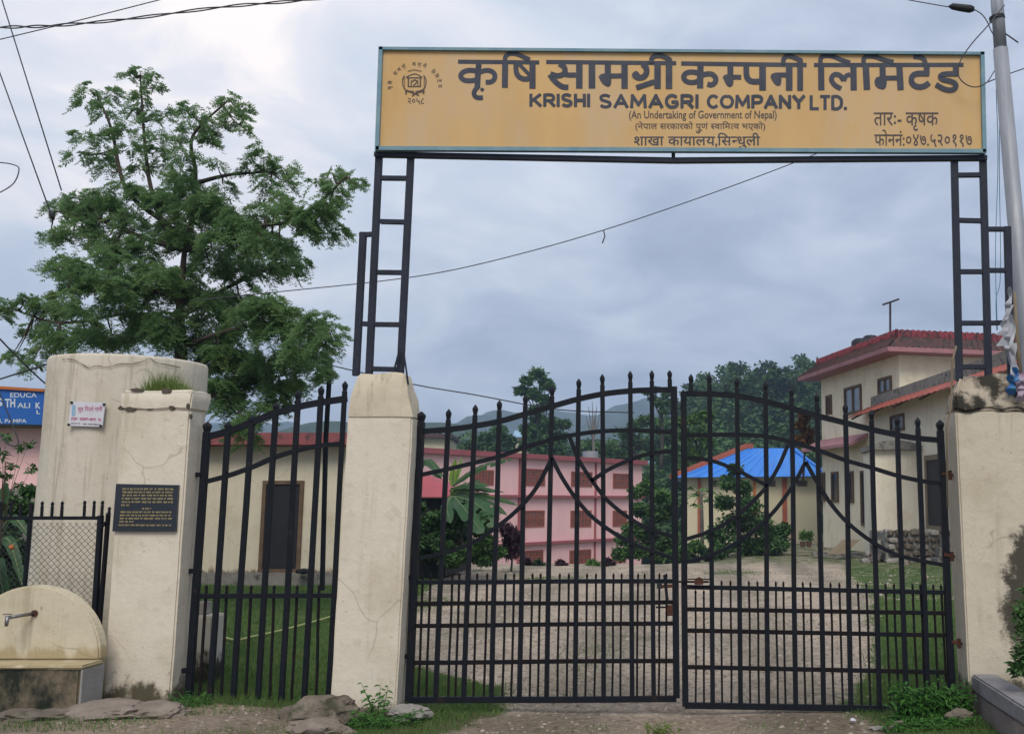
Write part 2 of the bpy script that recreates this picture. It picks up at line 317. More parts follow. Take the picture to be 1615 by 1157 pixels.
def npmesh(name, V, nper, m, parent=None, loc=None, smooth=False, **kw):
    """V: (faces*nper,3) array; every face has nper own vertices"""
    V = np.asarray(V, dtype=np.float32).reshape(-1, 3); nf = len(V)//nper
    o0 = worigin(parent) if parent is not None else Vector(loc or (0, 0, 0))
    me = bpy.data.meshes.new(name); me.vertices.add(len(V)); me.vertices.foreach_set('co', (V-np.array(o0, dtype=np.float32)).ravel())
    me.loops.add(len(V)); me.loops.foreach_set('vertex_index', np.arange(len(V), dtype=np.int32))
    me.polygons.add(nf); me.polygons.foreach_set('loop_start', np.arange(nf, dtype=np.int32)*nper)
    me.update(calc_edges=True); me.materials.append(m)
    o = link(name, me, parent, o0 if parent is None else (0, 0, 0))
    return tagp(o, **kw)
def smoothpts(p, n=6):
    p = [Vector(x) for x in p]
    if len(p) < 3: return p
    out = []; q = [p[0]*2-p[1]] + p + [p[-1]*2-p[-2]]
    for i in range(1, len(q)-2):
        for k in range(n):
            t = k/n; a, b, c, d = q[i-1:i+3]
            out.append(0.5*((2*b) + (c-a)*t + (2*a-5*b+4*c-d)*t*t + (3*b-a-3*c+d)*t**3))
    return out + [p[-1]]

# ------------------------------------------------------------------ ground
def sst(a, b, x):
    t = np.clip((x-a)/(b-a), 0, 1); return t*t*(3-2*t)
def hgt(x, y):
    x = np.asarray(x, float); y = np.asarray(y, float)
    z = -.02*np.clip(y-15, 0, 22)
    z = z - .062*np.clip(y-30, 0, 62)*sst(3.0, -3.0, x)
    z = z - .02*np.clip(y-46, 0, 60)*sst(-3, 3, x)
    z = z + .10*sst(-2.2, -3.2, x)*sst(8.2, 7.4, y) + .035*sst(1.2, 1.9, x)*sst(8.2, 7.4, y)
    z = z + .012*np.sin(x*2.3+y*.7)*np.sin(y*1.9-x*.6)*sst(60, 10, y) + .006*np.sin(x*7.1+1)*np.sin(y*6.3)
    return z
def grassf(x, y):
    x = np.asarray(x, float); y = np.asarray(y, float)
    lb = np.interp(y, [0, 6.8, 7.5, 8.6, 9.6, 15, 25, 60], [-1.75, -1.62, -1.38, -1.55, -2.65, -4.1, -6.0, -12])
    rb = np.interp(y, [0, 6.8, 7.7, 9.6, 11.8, 16.5, 25, 60], [1.6, 1.25, 1.05, 1.6, 2.0, 2.7, 3.5, 8])
    g = np.maximum(sst(.22, -.22, x-lb), sst(-.25, .25, x-rb)*np.where(y < 16, 1, .65))
    g = g*np.where((x < -2.6) & (y < 7.3), .30, 1)
    pt_ = np.sin(x*.9+1.3*np.sin(y*.35))*np.sin(y*.55+1.1*np.sin(x*.6))
    g = np.maximum(g, sst(9, 13, y)*sst(.35, 1.0, pt_)*.52)
    return np.maximum(g, sst(24, 33, y)*.55)
xs = np.concatenate([-np.geomspace(760, 9, 40), np.arange(-8.9, 8.95, .1), np.geomspace(9, 760, 40)])
ys = np.concatenate([[-18, -10, 0, 3, 5], np.arange(6, 13, .08), np.arange(13, 34, .25), np.geomspace(34, 1150, 50)])
GX, GY = np.meshgrid(xs, ys); GZ = hgt(GX, GY)
me = bpy.data.meshes.new('ground'); nx, ny = len(xs), len(ys)
idx = np.arange(nx*ny).reshape(ny, nx)
quads = np.stack([idx[:-1, :-1], idx[:-1, 1:], idx[1:, 1:], idx[1:, :-1]], -1).reshape(-1, 4)
me.vertices.add(nx*ny); me.vertices.foreach_set('co', np.stack([GX, GY, GZ], -1).astype(np.float32).ravel())
me.loops.add(quads.size); me.loops.foreach_set('vertex_index', quads.astype(np.int32).ravel())
me.polygons.add(len(quads)); me.polygons.foreach_set('loop_start', np.arange(len(quads), dtype=np.int32)*4)
me.update(calc_edges=True)
at_ = me.attributes.new('grassy', 'FLOAT', 'POINT'); at_.data.foreach_set('value', grassf(GX, GY).astype(np.float32).ravel())
m = bpy.data.materials.new('ground_dirt_gravel_grass'); m.use_nodes = True; t = m.node_tree; t.nodes.clear(); l = t.links.new
out = N(t, 'ShaderNodeOutputMaterial'); b = N(t, 'ShaderNodeBsdfPrincipled'); b.inputs['Roughness'].default_value = .95; b.inputs['Specular IOR Level'].default_value = .15
geo = N(t, 'ShaderNodeNewGeometry'); att = N(t, 'ShaderNodeAttribute', attribute_name='grassy')
def tn(s, d=6, ro=.6):
    n = N(t, 'ShaderNodeTexNoise'); n.inputs['Scale'].default_value = s; n.inputs['Detail'].default_value = d; n.inputs['Roughness'].default_value = ro
    l(geo.outputs['Position'], n.inputs['Vector']); return n.outputs[0]
r1 = ramp(t, [(.3, (.42, .35, .28)), (.7, (.27, .22, .175))]); l(tn(.8, 9, .7), r1.inputs[0])
vo = N(t, 'ShaderNodeTexVoronoi'); vo.inputs['Scale'].default_value = 26; l(geo.outputs['Position'], vo.inputs['Vector'])
rv = ramp(t, [(0, (.35, .34, .33)), (.35, (.9, .9, .9)), (1, (1.4, 1.36, 1.3))]); l(vo.outputs['Color'], rv.inputs[0])
sx_ = N(t, 'ShaderNodeSeparateXYZ'); l(geo.outputs['Position'], sx_.inputs[0])
wv = N(t, 'ShaderNodeMath', operation='SINE'); wq = N(t, 'ShaderNodeMath', operation='MULTIPLY_ADD', i_1=3.6, i_2=1.9); l(sx_.outputs[0], wq.inputs[0]); l(wq.outputs[0], wv.inputs[0])
wn = N(t, 'ShaderNodeMath', operation='MULTIPLY_ADD', i_1=.16); l(wv.outputs[0], wn.inputs[0]); l(tn(.5, 6, .7), wn.inputs[2])
rw = ramp(t, [(.36, (.72, .74, .70)), (.52, (1, 1, 1)), (.68, (1.15, 1.12, 1.08))]); l(wn.outputs[0], rw.inputs[0])
mw = N(t, 'ShaderNodeMix', data_type='RGBA', blend_type='MULTIPLY'); mw.inputs[0].default_value = 1.0; l(r1.outputs[0], mw.inputs[6]); l(rw.outputs[0], mw.inputs[7]); r1 = mw
mu = N(t, 'ShaderNodeMix', data_type='RGBA', blend_type='MULTIPLY'); mu.inputs[0].default_value = .8; l(r1.outputs[2], mu.inputs[6]); l(rv.outputs[0], mu.inputs[7])
r2 = ramp(t, [(.35, (.045, .085, .022)), (.7, (.10, .12, .04))]); l(tn(3.0), r2.inputs[0])
sb = N(t, 'ShaderNodeMath', operation='SUBTRACT', i_1=.5); l(tn(3.2, 8, .7), sb.inputs[0])
fa = N(t, 'ShaderNodeMath', operation='MULTIPLY_ADD', i_1=1.8); l(sb.outputs[0], fa.inputs[0]); l(att.outputs['Fac'], fa.inputs[2])
rf = ramp(t, [(.40, (0, 0, 0)), (.62, (1, 1, 1))]); l(fa.outputs[0], rf.inputs[0])
mg = N(t, 'ShaderNodeMix', data_type='RGBA'); l(rf.outputs[0], mg.inputs[0]); l(mu.outputs[2], mg.inputs[6]); l(r2.outputs[0], mg.inputs[7])
dn = N(t, 'ShaderNodeMath', operation='MULTIPLY_ADD', i_1=1.0); l(sx_.outputs[1], dn.inputs[0]); l(tn(2.2), dn.inputs[2])
dm = N(t, 'ShaderNodeMapRange', interpolation_type='SMOOTHSTEP'); l(dn.outputs[0], dm.inputs[0]); dm.inputs[1].default_value = 7.75; dm.inputs[2].default_value = 8.5; dm.inputs[3].default_value = .55; dm.inputs[4].default_value = 0
dk = N(t, 'ShaderNodeMix', data_type='RGBA'); l(dm.outputs[0], dk.inputs[0]); l(mg.outputs[2], dk.inputs[6]); dk.inputs[7].default_value = (.105, .075, .052, 1)   # damp brown earth outside the gate
l(dk.outputs[2], b.inputs['Base Color'])
bp = N(t, 'ShaderNodeBump'); bp.inputs['Strength'].default_value = .8; bp.inputs['Distance'].default_value = .02
s_ = N(t, 'ShaderNodeMath', operation='ADD'); l(tn(14), s_.inputs[0]); l(vo.outputs['Distance'], s_.inputs[1]); l(s_.outputs[0], bp.inputs['Height']); l(bp.outputs[0], b.inputs['Normal'])
l(b.outputs[0], out.inputs[0]); me.materials.append(m); me.shade_smooth()
link('ground', me)['kind'] = 'structure'

# pebbles lying on the yard (stuff)
def pebbles():
    n = 15000
    y = 1/rng.uniform(1/26, 1/6.6, n); x = rng.uniform(-1, 1, n)*(1.6+y*.30) + (-.2+y*-.03)
    k = (grassf(x, y) < rng.uniform(.1, 1, n)) & ((y > 7.6) | (rng.random(n) < .45)); x, y = x[k], y[k]; n = len(x); z = hgt(x, y)
    s = rng.gamma(2.2, .0052, n)*(1+.045*(y-7)); s = np.clip(s, .004, .05)*np.where(y < 7.6, .65, 1)
    base = np.array([(1, 0, 0), (.3, .95, 0), (-.8, .6, 0), (-.8, -.6, 0), (.3, -.95, 0), (.1, .1, .75)])
    tri = [(0, 1, 5), (1, 2, 5), (2, 3, 5), (3, 4, 5), (4, 0, 5)]
    a = rng.uniform(0, 6.28, n); P = base[None]*rng.uniform(.6, 1.35, (n, 6, 3))*s[:, None, None]
    ca, sa = np.cos(a)[:, None], np.sin(a)[:, None]
    X = P[:, :, 0]*ca-P[:, :, 1]*sa + x[:, None]; Yv = P[:, :, 0]*sa+P[:, :, 1]*ca + y[:, None]; Z = P[:, :, 2] + z[:, None]
    V = np.stack([X, Yv, Z], -1)[:, np.array(tri).ravel()]
    npmesh('gravel', V, 3, M['pebble'], label='loose grey and tan gravel scattered over the yard and gateway', cat='gravel', kind='stuff')
pebbles()

# grass blades (stuff)
def blades(x, y, z, hh, ww, name, m, spread=.5, **kw):
    n = len(x); a = rng.uniform(0, 6.28, n); lx = rng.normal(0, spread, n)*hh; ly = rng.normal(0, spread, n)*hh
    V = np.zeros((n, 3, 3)); V[:, 0] = np.stack([x-np.cos(a)*ww, y-np.sin(a)*ww, z-.005], -1); V[:, 1] = np.stack([x+np.cos(a)*ww, y+np.sin(a)*ww, z-.005], -1)
    V[:, 2] = np.stack([x+lx, y+ly, z+hh], -1); return npmesh(name, V, 3, m, **kw)
n = 420000
y = 1/rng.uniform(1/27, 1/6.4, n); x = rng.uniform(-9, 5.5, n)*(.30+y/15)
g = grassf(x, y); nz = np.sin(x*3.1+np.sin(y*2.2)*2)*np.sin(y*2.7+np.sin(x*1.3)*2)*.25
k = (g + nz > rng.uniform(.15, 1.1, n)); x, y = x[k], y[k]
blades(x, y, hgt(x, y), rng.uniform(.018, .05, len(x))*(1+.02*(y-7)), .0016*(.6+y*.16), 'grass', M['grass'],
       label='short green grass on the lawn and along the gateway edges', cat='grass', kind='stuff')

n = 420; y = rng.uniform(6.5, 9.5, n); x = rng.uniform(-4.4, 2.2, n); z = hgt(x, y)+.006; a = rng.uniform(0, 6.28, n); s_l = rng.uniform(.008, .022, n)
ca, sa = np.cos(a)*s_l, np.sin(a)*s_l; tz = rng.uniform(0, .010, n)
npmesh('leaf_litter', np.stack([np.stack([x-ca, y-sa, z], -1), np.stack([x+sa*.45, y-ca*.45, z+tz], -1), np.stack([x+ca, y+sa, z+tz*.4], -1), np.stack([x-sa*.45, y+ca*.45, z+tz], -1)], 1), 4,
       mat('dry_leaves', (.20, .13, .06), (.10, .065, .035), 30, .8), label='small dry leaves and chips littering the ground at the gate', cat='leaf litter', kind='stuff')
# ------------------------------------------------------------------ masonry
def rough_solid(name, rings, m, parent=None, sub=14, amp=.006, freq=3.0, bevel=.012, **kw):
    """closed loft of quad rings, subdivided and made slightly uneven"""
    mb = MB(); mb.loft(rings); me = bpy.data.meshes.new(name)
    o0 = worigin(parent) if parent is not None else Vector((sum(p[0] for p in rings[0])/4, sum(p[1] for p in rings[0])/4, rings[0][0][2]))
    me.from_pydata([(a-o0.x, b_-o0.y, c-o0.z) for a, b_, c in mb.v], [], mb.f); bm = bmesh.new(); bm.from_mesh(me)
    bmesh.ops.recalc_face_normals(bm, faces=bm.faces)
    if bevel: bmesh.ops.bevel(bm, geom=[e for e in bm.edges if e.calc_length() > .03], offset=bevel, segments=2, affect='EDGES', clamp_overlap=True)
    for it in range(5):
        es = [e for e in bm.edges if e.calc_length() > .09]
        if not es or len(bm.verts) > 9000: break
        bmesh.ops.subdivide_edges(bm, edges=es, cuts=1, use_grid_fill=True)
    bm.normal_update()
    for v in bm.verts:
        p = (v.co + o0)*freq; d = noise.noise(p)*amp + noise.noise(p*4)*amp*.4
        v.co += v.normal*d
    bm.to_mesh(me); bm.free(); me.materials.append(m); me.shade_smooth()
    try: me.set_sharp_from_angle(angle=R(50))
    except Exception: pass
    o = link(name, me, parent, o0 if parent is None else (0, 0, 0)); return tagp(o, **kw)
def rect(x0, x1, y0, y1, z): return [(x0, y0, z), (x1, y0, z), (x1, y1, z), (x0, y1, z)]

# left pillar (plaque pillar)
zt = at(240, 614, 7.34).z; zc = at(240, 645, 7.34).z; zn = at(240, 676, 7.45).z
lp = thing('gate_pillar', 'cream left gate pillar with the black plaque and grass growing on its top', 'pillar', (-3.88, 7.44, 0))
rough_solid('pillar_shaft', [rect(-4.115, -3.645, 7.34, 7.545, -.05), rect(-4.125, -3.635, 7.34, 7.545, zc)], M['pillar_left'], lp)
rough_solid('pillar_cap', [rect(-4.13, -3.632, 7.33, 7.60, zc-.0), rect(-4.142, -3.62, 7.328, 7.61, zt-.02), rect(-4.13, -3.63, 7.345, 7.595, zt)], M['pillar_left'], lp, amp=.014, freq=6)
# plaster spalls along the seam under the cap
mb = MB()
for (u, v, du, dv) in ((190, 643, 6, 4), (205, 645, 9, 5), (236, 643, 8, 3), (270, 642, 5, 4), (215, 614, 12, 3), (262, 616, 10, 5), (296, 640, 3, 6), (300, 655, 2, 5)):
    p = [at(u+du*math.cos(a)*random.uniform(.7, 1.1), v+dv*math.sin(a)*random.uniform(.6, 1.1), 7.3275) for a in [k*.785 for k in range(8)]]
    mb.prism(p, (0, .02, 0))
mb.build('exposed_cement_patch', mat('damp_exposed_cement', (.10, .08, .06), (.06, .05, .04), 20), lp)
# grass tuft
n = 900; uu = rng.normal(256, 22, n).clip(203, 302); hh = .17*np.exp(-((uu-262)/34)**2)*rng.uniform(.4, 1.1, n)+.01
x = np.array([at(a, 612, 7.45).x for a in uu]); y = rng.uniform(7.36, 7.58, n)
blades(x, y, np.full(n, zt-.01), hh, .0025, 'grass_tuft', M['grass_tuft'], .35, loc=(-3.87, 7.45, zt), label='wild grass tuft growing on top of the left pillar', cat='grass tuft')
n = 120; uu = rng.uniform(196, 225, n); x = np.array([at(a, 612, 7.4).x for a in uu])
# middle pillar
zt = at(600, 588, 7.40).z; zs = at(600, 656, 7.34).z
mp_ = thing('gate_pillar', 'plain cream middle gate pillar with a tapered top carrying the left ladder posts', 'pillar', (-2.3, 7.44, 0))
rough_solid('pillar_shaft', [rect(-2.545, -2.085, 7.34, 7.56, -.05), rect(-2.505, -2.04, 7.34, 7.56, zs)], M['pillar_mid'], mp_)
rough_solid('pillar_cap', [rect(-2.506, -2.039, 7.339, 7.561, zs-.004), rect(-2.50, -2.055, 7.34, 7.56, zs+.07), rect(-2.485, -2.085, 7.345, 7.555, zs+.2), rect(-2.455, -2.115, 7.37, 7.54, zt-.015), rect(-2.43, -2.14, 7.38, 7.53, zt)], M['cap_mid'], mp_, bevel=.003, amp=.018, freq=6)
# right pillar
bl, tl = at(1513, 1080, 7.73), at(1487, 648, 7.73); bf, tf = at(1529, 1085, 7.34), at(1507, 648, 7.34)
rp = thing('gate_pillar', 'stained cream right gate pillar with a mossy cement top and black mould', 'pillar', (2.2, 7.5, 0))
def rq(a, b_, z): return [(b_.x, 7.34, z), (2.62, 7.34, z), (2.62, 7.73, z), (a.x, 7.73, z)]
rough_solid('pillar_shaft', [rq(bl, bf, -.05), rq(tl, tf, tf.z)], M['pillar_right'], rp)
zt = at(1560, 592, 7.5).z
rough_solid('pillar_cap', [[(tf.x-.01, 7.32, tf.z+.002), (2.66, 7.32, tf.z+.002), (2.66, 7.75, tf.z+.002), (tl.x+.02, 7.75, tf.z+.002)],
    [(tf.x+.02, 7.36, tf.z+.16), (2.6, 7.36, tf.z+.16), (2.6, 7.72, tf.z+.16), (tl.x+.06, 7.72, tf.z+.16)],
    [(tf.x+.07, 7.42, zt-.02), (2.5, 7.42, zt+.02), (2.5, 7.68, zt+.02), (tl.x+.12, 7.68, zt-.02)]], M['moss_cap'], rp, amp=.05, freq=6, bevel=.02)

# tank
tcx, tcy, trad = -4.80, 8.62, .60
tz1 = at(200, 556, tcy-trad).z
seg = 72; prof = [(trad+.012, -.1), (trad+.006, .8), (trad, 1.3), (trad, 1.6), (trad-.003, 2.0), (trad-.004, tz1-.12), (trad-.004, tz1-.02), (trad-.012, tz1), (trad-.09, tz1+.008), (0.02, tz1+.02)]
mb = MB(); rings = []
for r_, z_ in prof:
    rings.append([(tcx+math.cos(a)*(r_+.006*noise.noise(Vector((math.cos(a)*2, math.sin(a)*2, z_*2)))), tcy+math.sin(a)*r_, z_) for a in [2*math.pi*k/seg for k in range(seg)]])
mb.loft(rings); tank = thing('water_tank', 'tall round cream cement water tank behind the left pillar', 'water tank', (tcx, tcy, 0))
mb.build('tank_wall', M['tank'], tank, smooth=True)
def cylhit0(u, v, lift):
    r_ = ray(u, v); a = r_.x**2+r_.y**2; b_ = -2*(r_.x*tcx+r_.y*tcy); c = tcx**2+tcy**2-(trad+lift)**2
    t_ = (-b_-math.sqrt(max(b_*b_-4*a*c, 0)))/(2*a); return Vector((0, 0, H))+r_*t_
ckp = smoothpts([Vector((u, v, 0)) for u, v in ((98, 566), (115, 566), (128, 573), (140, 579), (152, 576), (170, 578), (190, 573), (208, 573), (226, 569), (236, 564), (246, 571), (262, 574), (285, 579))], 3)
rd_ = random.Random(2); vs_ck = []
for i, p in enumerate(ckp):
    w_ = .25+rd_.random()*.8; vs_ck += [cylhit0(p.x+rd_.uniform(-1, 1), p.y-w_, .009), cylhit0(p.x, p.y+w_, .009)]
MB().add(vs_ck, [(2*i, 2*i+1, 2*i+3, 2*i+2) for i in range(len(ckp)-1)]).build('crack', mat('crack_shadow', (.20, .165, .12), rough=.95), tank)
# white notice on the tank, tangent to its wall
def cylhit(u, v):
    r_ = ray(u, v); a = r_.x**2+r_.y**2; b_ = -2*(r_.x*tcx+r_.y*tcy); c = tcx**2+tcy**2-(trad+.012)**2
    t_ = (-b_-math.sqrt(b_*b_-4*a*c))/(2*a); return Vector((0, 0, H))+r_*t_
nc = cylhit(137, 652); nn = Vector((nc.x-tcx, nc.y-tcy, 0)).normalized(); nc = nc+nn*.012
def npl(u, v, lift=0): return hit(u, v, nc+nn*lift, nn)+Vector((0, 0, 0))
notice = thing('notice_plate', 'small white notice plate with magenta lettering screwed to the tank', 'notice', tuple(nc))
MB().prism([npl(112, 632), npl(166, 634), npl(161.5, 672.5), npl(107, 670.5)], nn*-.008).build('plate', M['white'], notice)
for (u, v) in ((113, 634), (164, 637), (108.5, 669), (159, 671)):
    c0 = npl(u, v, .004); MB().tube([c0-nn*.01, c0+nn*.006], .010, 8).build('screw', M['black'], notice)

# ------------------------------------------------------------------ lettering tools
def text_mesh(s, offset=0.0):
    cu = bpy.data.curves.new('t', 'FONT'); cu.body = s; cu.offset = offset; cu.resolution_u = 3
    ob = bpy.data.objects.new('t', cu); C.objects.link(ob)
    me = bpy.data.meshes.new_from_object(ob); v = np.array([x.co[:] for x in me.vertices]).reshape(-1, 3); f = [tuple(p.vertices) for p in me.polygons]
    bpy.data.objects.remove(ob); bpy.data.curves.remove(cu); bpy.data.meshes.remove(me); return v, f
def deva(tokens, off=.010):
    """tokens: strings in visual order; (string, keep) keeps only the left share: a half form; 'R^' draws a reph hook"""
    V = []; Fc = []; x = 0.0
    for tk in tokens:
        keep = 1.0
        if isinstance(tk, tuple): tk, keep = tk
        if tk == ' ': x += .28; continue
        if tk == 'R^':
            hk = [Vector((x-.12+.085*math.cos(a), .80+.075*math.sin(a), 0)) for a in np.linspace(2.6, 6.1, 8)]
            b0 = sum(len(q) for q in V); vs = []
            for i, p in enumerate(hk): vs += [(p.x, p.y, 0), (p.x*1.0+.04*math.cos(2.6+i*.5), p.y+.05, 0)]
            V.append(np.array(vs)); Fc += [tuple(b0+j for j in (2*i, 2*i+2, 2*i+3, 2*i+1)) for i in range(7)]; continue
        v, f = text_mesh(tk, off)
        if not len(v): continue
        if keep < 1:
            xc = v[:, 0].min() + (v[:, 0].max()-v[:, 0].min())*keep
            v = v.copy(); v[:, 0] = np.minimum(v[:, 0], xc)
        b0 = sum(len(q) for q in V); x0 = v[:, 0].min() if keep < 1 or True else 0
        v = v.copy(); v[:, 0] += x-x0; V.append(v); Fc += [tuple(b0+i for i in q) for q in f]; x = v[:, 0].max() - .004
    return np.concatenate(V), Fc
def place(vf, box, fn, name, m, parent, lift=0.0):
    """fit flat lettering into the box (u0,v0,u1,v1) given on the surface fn"""
    v, f = vf; u0, v0, u1, v1 = box; a, b_ = v.min(0), v.max(0)
    p00, p10, p01 = fn(u0, v1, lift), fn(u1, v1, lift), fn(u0, v0, lift); p11 = fn(u1, v0, lift)
    mb = MB(); vs = []
    for q in v:
        s = (q[0]-a[0])/(b_[0]-a[0]); t_ = (q[1]-a[1])/max(b_[1]-a[1], 1e-6)
        vs.append((p00*(1-s)+p10*s)*(1-t_) + (p01*(1-s)+p11*s)*t_)
    mb.add(vs, f); me = bpy.data.meshes.new(name); o0 = worigin(parent)
    me.from_pydata([(p[0]-o0.x, p[1]-o0.y, p[2]-o0.z) for p in mb.v], [], mb.f); me.materials.append(m)
    return link(name, me, parent)
def fake_lines(rows, fn, mb, th=.5, lift=.0, seed=3):
    """rows: (v, u0, u1, height px): lettering too small to read, as broken head lines with stems"""
    rd = random.Random(seed)
    for (v, u0, u1, h_, sl) in rows:
        u = u0
        while u < u1-1:
            wd = min(rd.uniform(3, 10)*h_/3.2, u1-u); vv = v+sl*(u-u0)
            def q(a, b_, c, d): mb.add([fn(a, b_, lift), fn(c, b_, lift), fn(c, d, lift), fn(a, d, lift)], [(0, 1, 2, 3)])
            q(u, vv-h_/2, u+wd, vv-h_/2+h_*.26)
            k = u+.2
            while k < u+wd-.5:
                q(k, vv-h_/2+h_*.27, k+h_*.22, vv+h_*rd.uniform(.2, .5))
                if rd.random() < .6: q(k+h_*.23, vv-h_*.05, k+h_*.45, vv+h_*.2)
                k += h_*.55
            u += wd + h_*rd.uniform(.35, .8)
def strokes(lst, org, scl, fn, base_lift, parent, name, m):
    mb = MB(); k = 0
    for st in lst:
        if st[0] == 'poly':
            pts = [Vector((org[0]+a/scl, org[1]+b_/scl)) for a, b_ in st[1]]
            pts = [p.to_3d() for p in pts]; pts = smoothpts(pts+[pts[0]], 3)[:-1]
            mb.add([fn(p.x, p.y, base_lift+.0003*k) for p in pts], [tuple(range(len(pts)))])
        else:
            wd, pts = st; wd = wd*1.06; pts = [Vector((org[0]+a/scl, org[1]+b_/scl, 0)) for a, b_ in pts]
            if len(pts) > 2: pts = smoothpts(pts, 5)
            n_ = len(pts); vs = []; hw = wd/scl/2
            for i, p in enumerate(pts):
                t_ = (pts[min(i+1, n_-1)]-pts[max(i-1, 0)]).normalized(); a = Vector((-t_.y, t_.x, 0))*hw
                for q in (p+a, p-a): vs.append(fn(q.x, q.y, base_lift+.0003*k))
            mb.add(vs, [(2*i, 2*i+1, 2*i+3, 2*i+2) for i in range(n_-1)])
        k += 1
    o = mb.build(name, m, parent); return o

# notice text
nf = lambda u, v, l_=0: npl(u, v, .002+l_)
place(deva(['शु', ('द', 1.0), ' ', 'िपउने', ' ', 'पानी']), (123, 639, 161.5, 650), nf, 'lettering', M['magenta'], notice)
mb = MB(); fake_lines([(660, 112, 158.5, 4.6, .03)], nf, mb, seed=5); mb.build('lettering', M['magenta'], notice, kind='stuff')
mb = MB(); fake_lines([(667, 112, 126, 1.6, .02), (668, 131, 158, 2.0, .05)], nf, mb, seed=6); mb.build('lettering', M['granite'], notice, kind='stuff')
mb = MB(); mb.add([nf(113.5, 638), nf(119, 638), nf(118.5, 655), nf(113, 655)], [(0, 1, 2, 3)]); mb.build('printed_figure', M['sky_blue_roof'], notice)

# plaque on the left pillar
plq = thing('stone_plaque', 'black stone plaque with gold engraved text on the left pillar front', 'plaque', tuple(at(230, 838, 7.33)))
MB().prism([at(183, 762, 7.316), at(281, 764, 7.316), at(277, 837, 7.316), at(177, 837, 7.316)], (0, .03, 0)).build('slab', M['granite'], plq)
pf = lambda u, v, l_=0: at(u, v, 7.313-l_)
mb = MB(); rows = [(770.5, 193, 274), (775.5, 193, 274), (780.5, 193, 273), (785.7, 192, 273), (791, 192, 272.5), (796, 191, 204), (801.5, 224, 239), (806.8, 190, 271), (812, 189, 271), (817, 189, 271), (822, 188, 211), (827.5, 187, 270)]
fake_lines([(v, a, b_, 2.9, .004) for v, a, b_ in rows], pf, mb, seed=9); mb.build('inscription', M['gold'], plq, kind='stuff')

# ------------------------------------------------------------------ overhead sign with its ladder posts
YS = 7.46
sg = thing('overhead_sign', 'long ochre signboard with grey Devanagari title raised over the gate on black ladder posts', 'sign', (-.1, 7.46, at(600, 585, YS).z))
bc = [(600, 76), (1550, 84), (1553, 241), (593, 237)]
panel = MB().prism([at(u, v, 7.40) for u, v in bc], (0, .025, 0)).build('board_panel', M['sign_ochre'], sg)
def edge(a, b_, wd): MB().bar([at(*a, 7.398), at(*b_, 7.398)], wd, .045).build('board_edge', M['sign_blue'], sg)
edge((599, 77.5), (1551, 85.5), .022); edge((594, 234.5), (1554, 239), .030); edge((601.5, 75), (595.5, 238), .030); edge((1548.5, 83), (1552, 241), .030)
edge_f = lambda u, v, l_=0: at(u, v, 7.394-l_)
sf = lambda u, v, l_=0: at(u, v, 7.3985-l_)
S1 = [(50, [(100, 178), (1135, 188)]), (70, [(365, 190), (353, 350), (345, 515)]),
 (60, [(350, 305), (285, 288), (205, 294), (152, 322), (134, 358), (152, 395), (200, 418), (275, 420), (345, 405)]),
 (58, [(380, 312), (430, 293), (490, 289), (543, 310), (570, 355), (556, 408), (515, 436), (452, 438)]),
 (56, [(350, 500), (316, 540), (303, 583), (322, 622), (365, 637), (418, 634)]), (38, [(390, 520), (425, 545)]),
 (72, [(700, 185), (696, 508)]), (52, [(707, 190), (700, 125), (738, 82), (805, 72), (875, 90), (945, 122), (1015, 150)]),
 (60, [(838, 195), (838, 270), (852, 335), (890, 378), (950, 398), (1020, 388)]), (42, [(878, 208), (940, 272), (1015, 350)]), (74, [(1048, 190), (1048, 518)])]
strokes(S1, (710, 75), 8.075, sf, 0, panel, 'title_word', M['letter'])
S2 = [(44, [(80, 158), (1520, 172)]), (58, [(225, 178), (278, 215), (288, 262), (262, 298), (200, 312), (125, 290)]), (58, [(120, 295), (160, 352), (215, 405), (270, 435), (327, 438)]),
 (54, [(262, 290), (330, 302), (415, 302)]), (68, [(447, 170), (447, 452)]), (70, [(587, 170), (587, 450)]), (64, [(762, 170), (764, 395)]),
 ('poly', [(660, 320), (690, 292), (740, 285), (796, 300), (798, 395), (772, 430), (728, 415), (690, 378)]), (50, [(790, 312), (920, 310)]), (66, [(948, 170), (948, 452)]),
 (60, [(1150, 180), (1188, 225), (1188, 285), (1150, 325), (1095, 328), (1062, 300)]), ('poly', [(1028, 290), (1070, 256), (1112, 285), (1125, 335), (1080, 350), (1040, 330)]),
 (54, [(1078, 442), (1280, 375)]), (68, [(1313, 170), (1313, 452)]), (68, [(1440, 130), (1440, 452)]), (48, [(1250, 168), (1247, 120), (1285, 90), (1345, 86), (1405, 106), (1460, 140)])]
strokes(S2, (850, 75), 7.02, sf, 0, panel, 'title_word', M['letter'])
S3 = [(46, [(100, 175), (1490, 192)]), (66, [(315, 185), (310, 452)]), (55, [(310, 295), (265, 275), (200, 270), (150, 287), (128, 325), (150, 366), (200, 384), (260, 380), (310, 352)]),
 (55, [(340, 302), (390, 290), (445, 296), (484, 340), (470, 392), (432, 412), (390, 402)]), (62, [(645, 185), (645, 390)]), ('poly', [(560, 325), (585, 300), (640, 294), (676, 310), (676, 400), (642, 435), (602, 410)]),
 (50, [(665, 325), (765, 326)]), (60, [(822, 190), (824, 300), (845, 350), (892, 374), (975, 372)]), (70, [(1002, 185), (1002, 472)]),
 ('poly', [(1090, 322), (1102, 292), (1150, 276), (1204, 300), (1206, 398), (1170, 418), (1128, 390)]), (48, [(1150, 300), (1275, 300)]), (68, [(1297, 185), (1297, 472)]), (60, [(1418, 140), (1418, 472)]),
 (46, [(1234, 180), (1234, 125), (1265, 96), (1310, 92), (1370, 114), (1440, 146)])]
strokes(S3, (1060, 75), 7.02, sf, 0, panel, 'title_word', M['letter'])
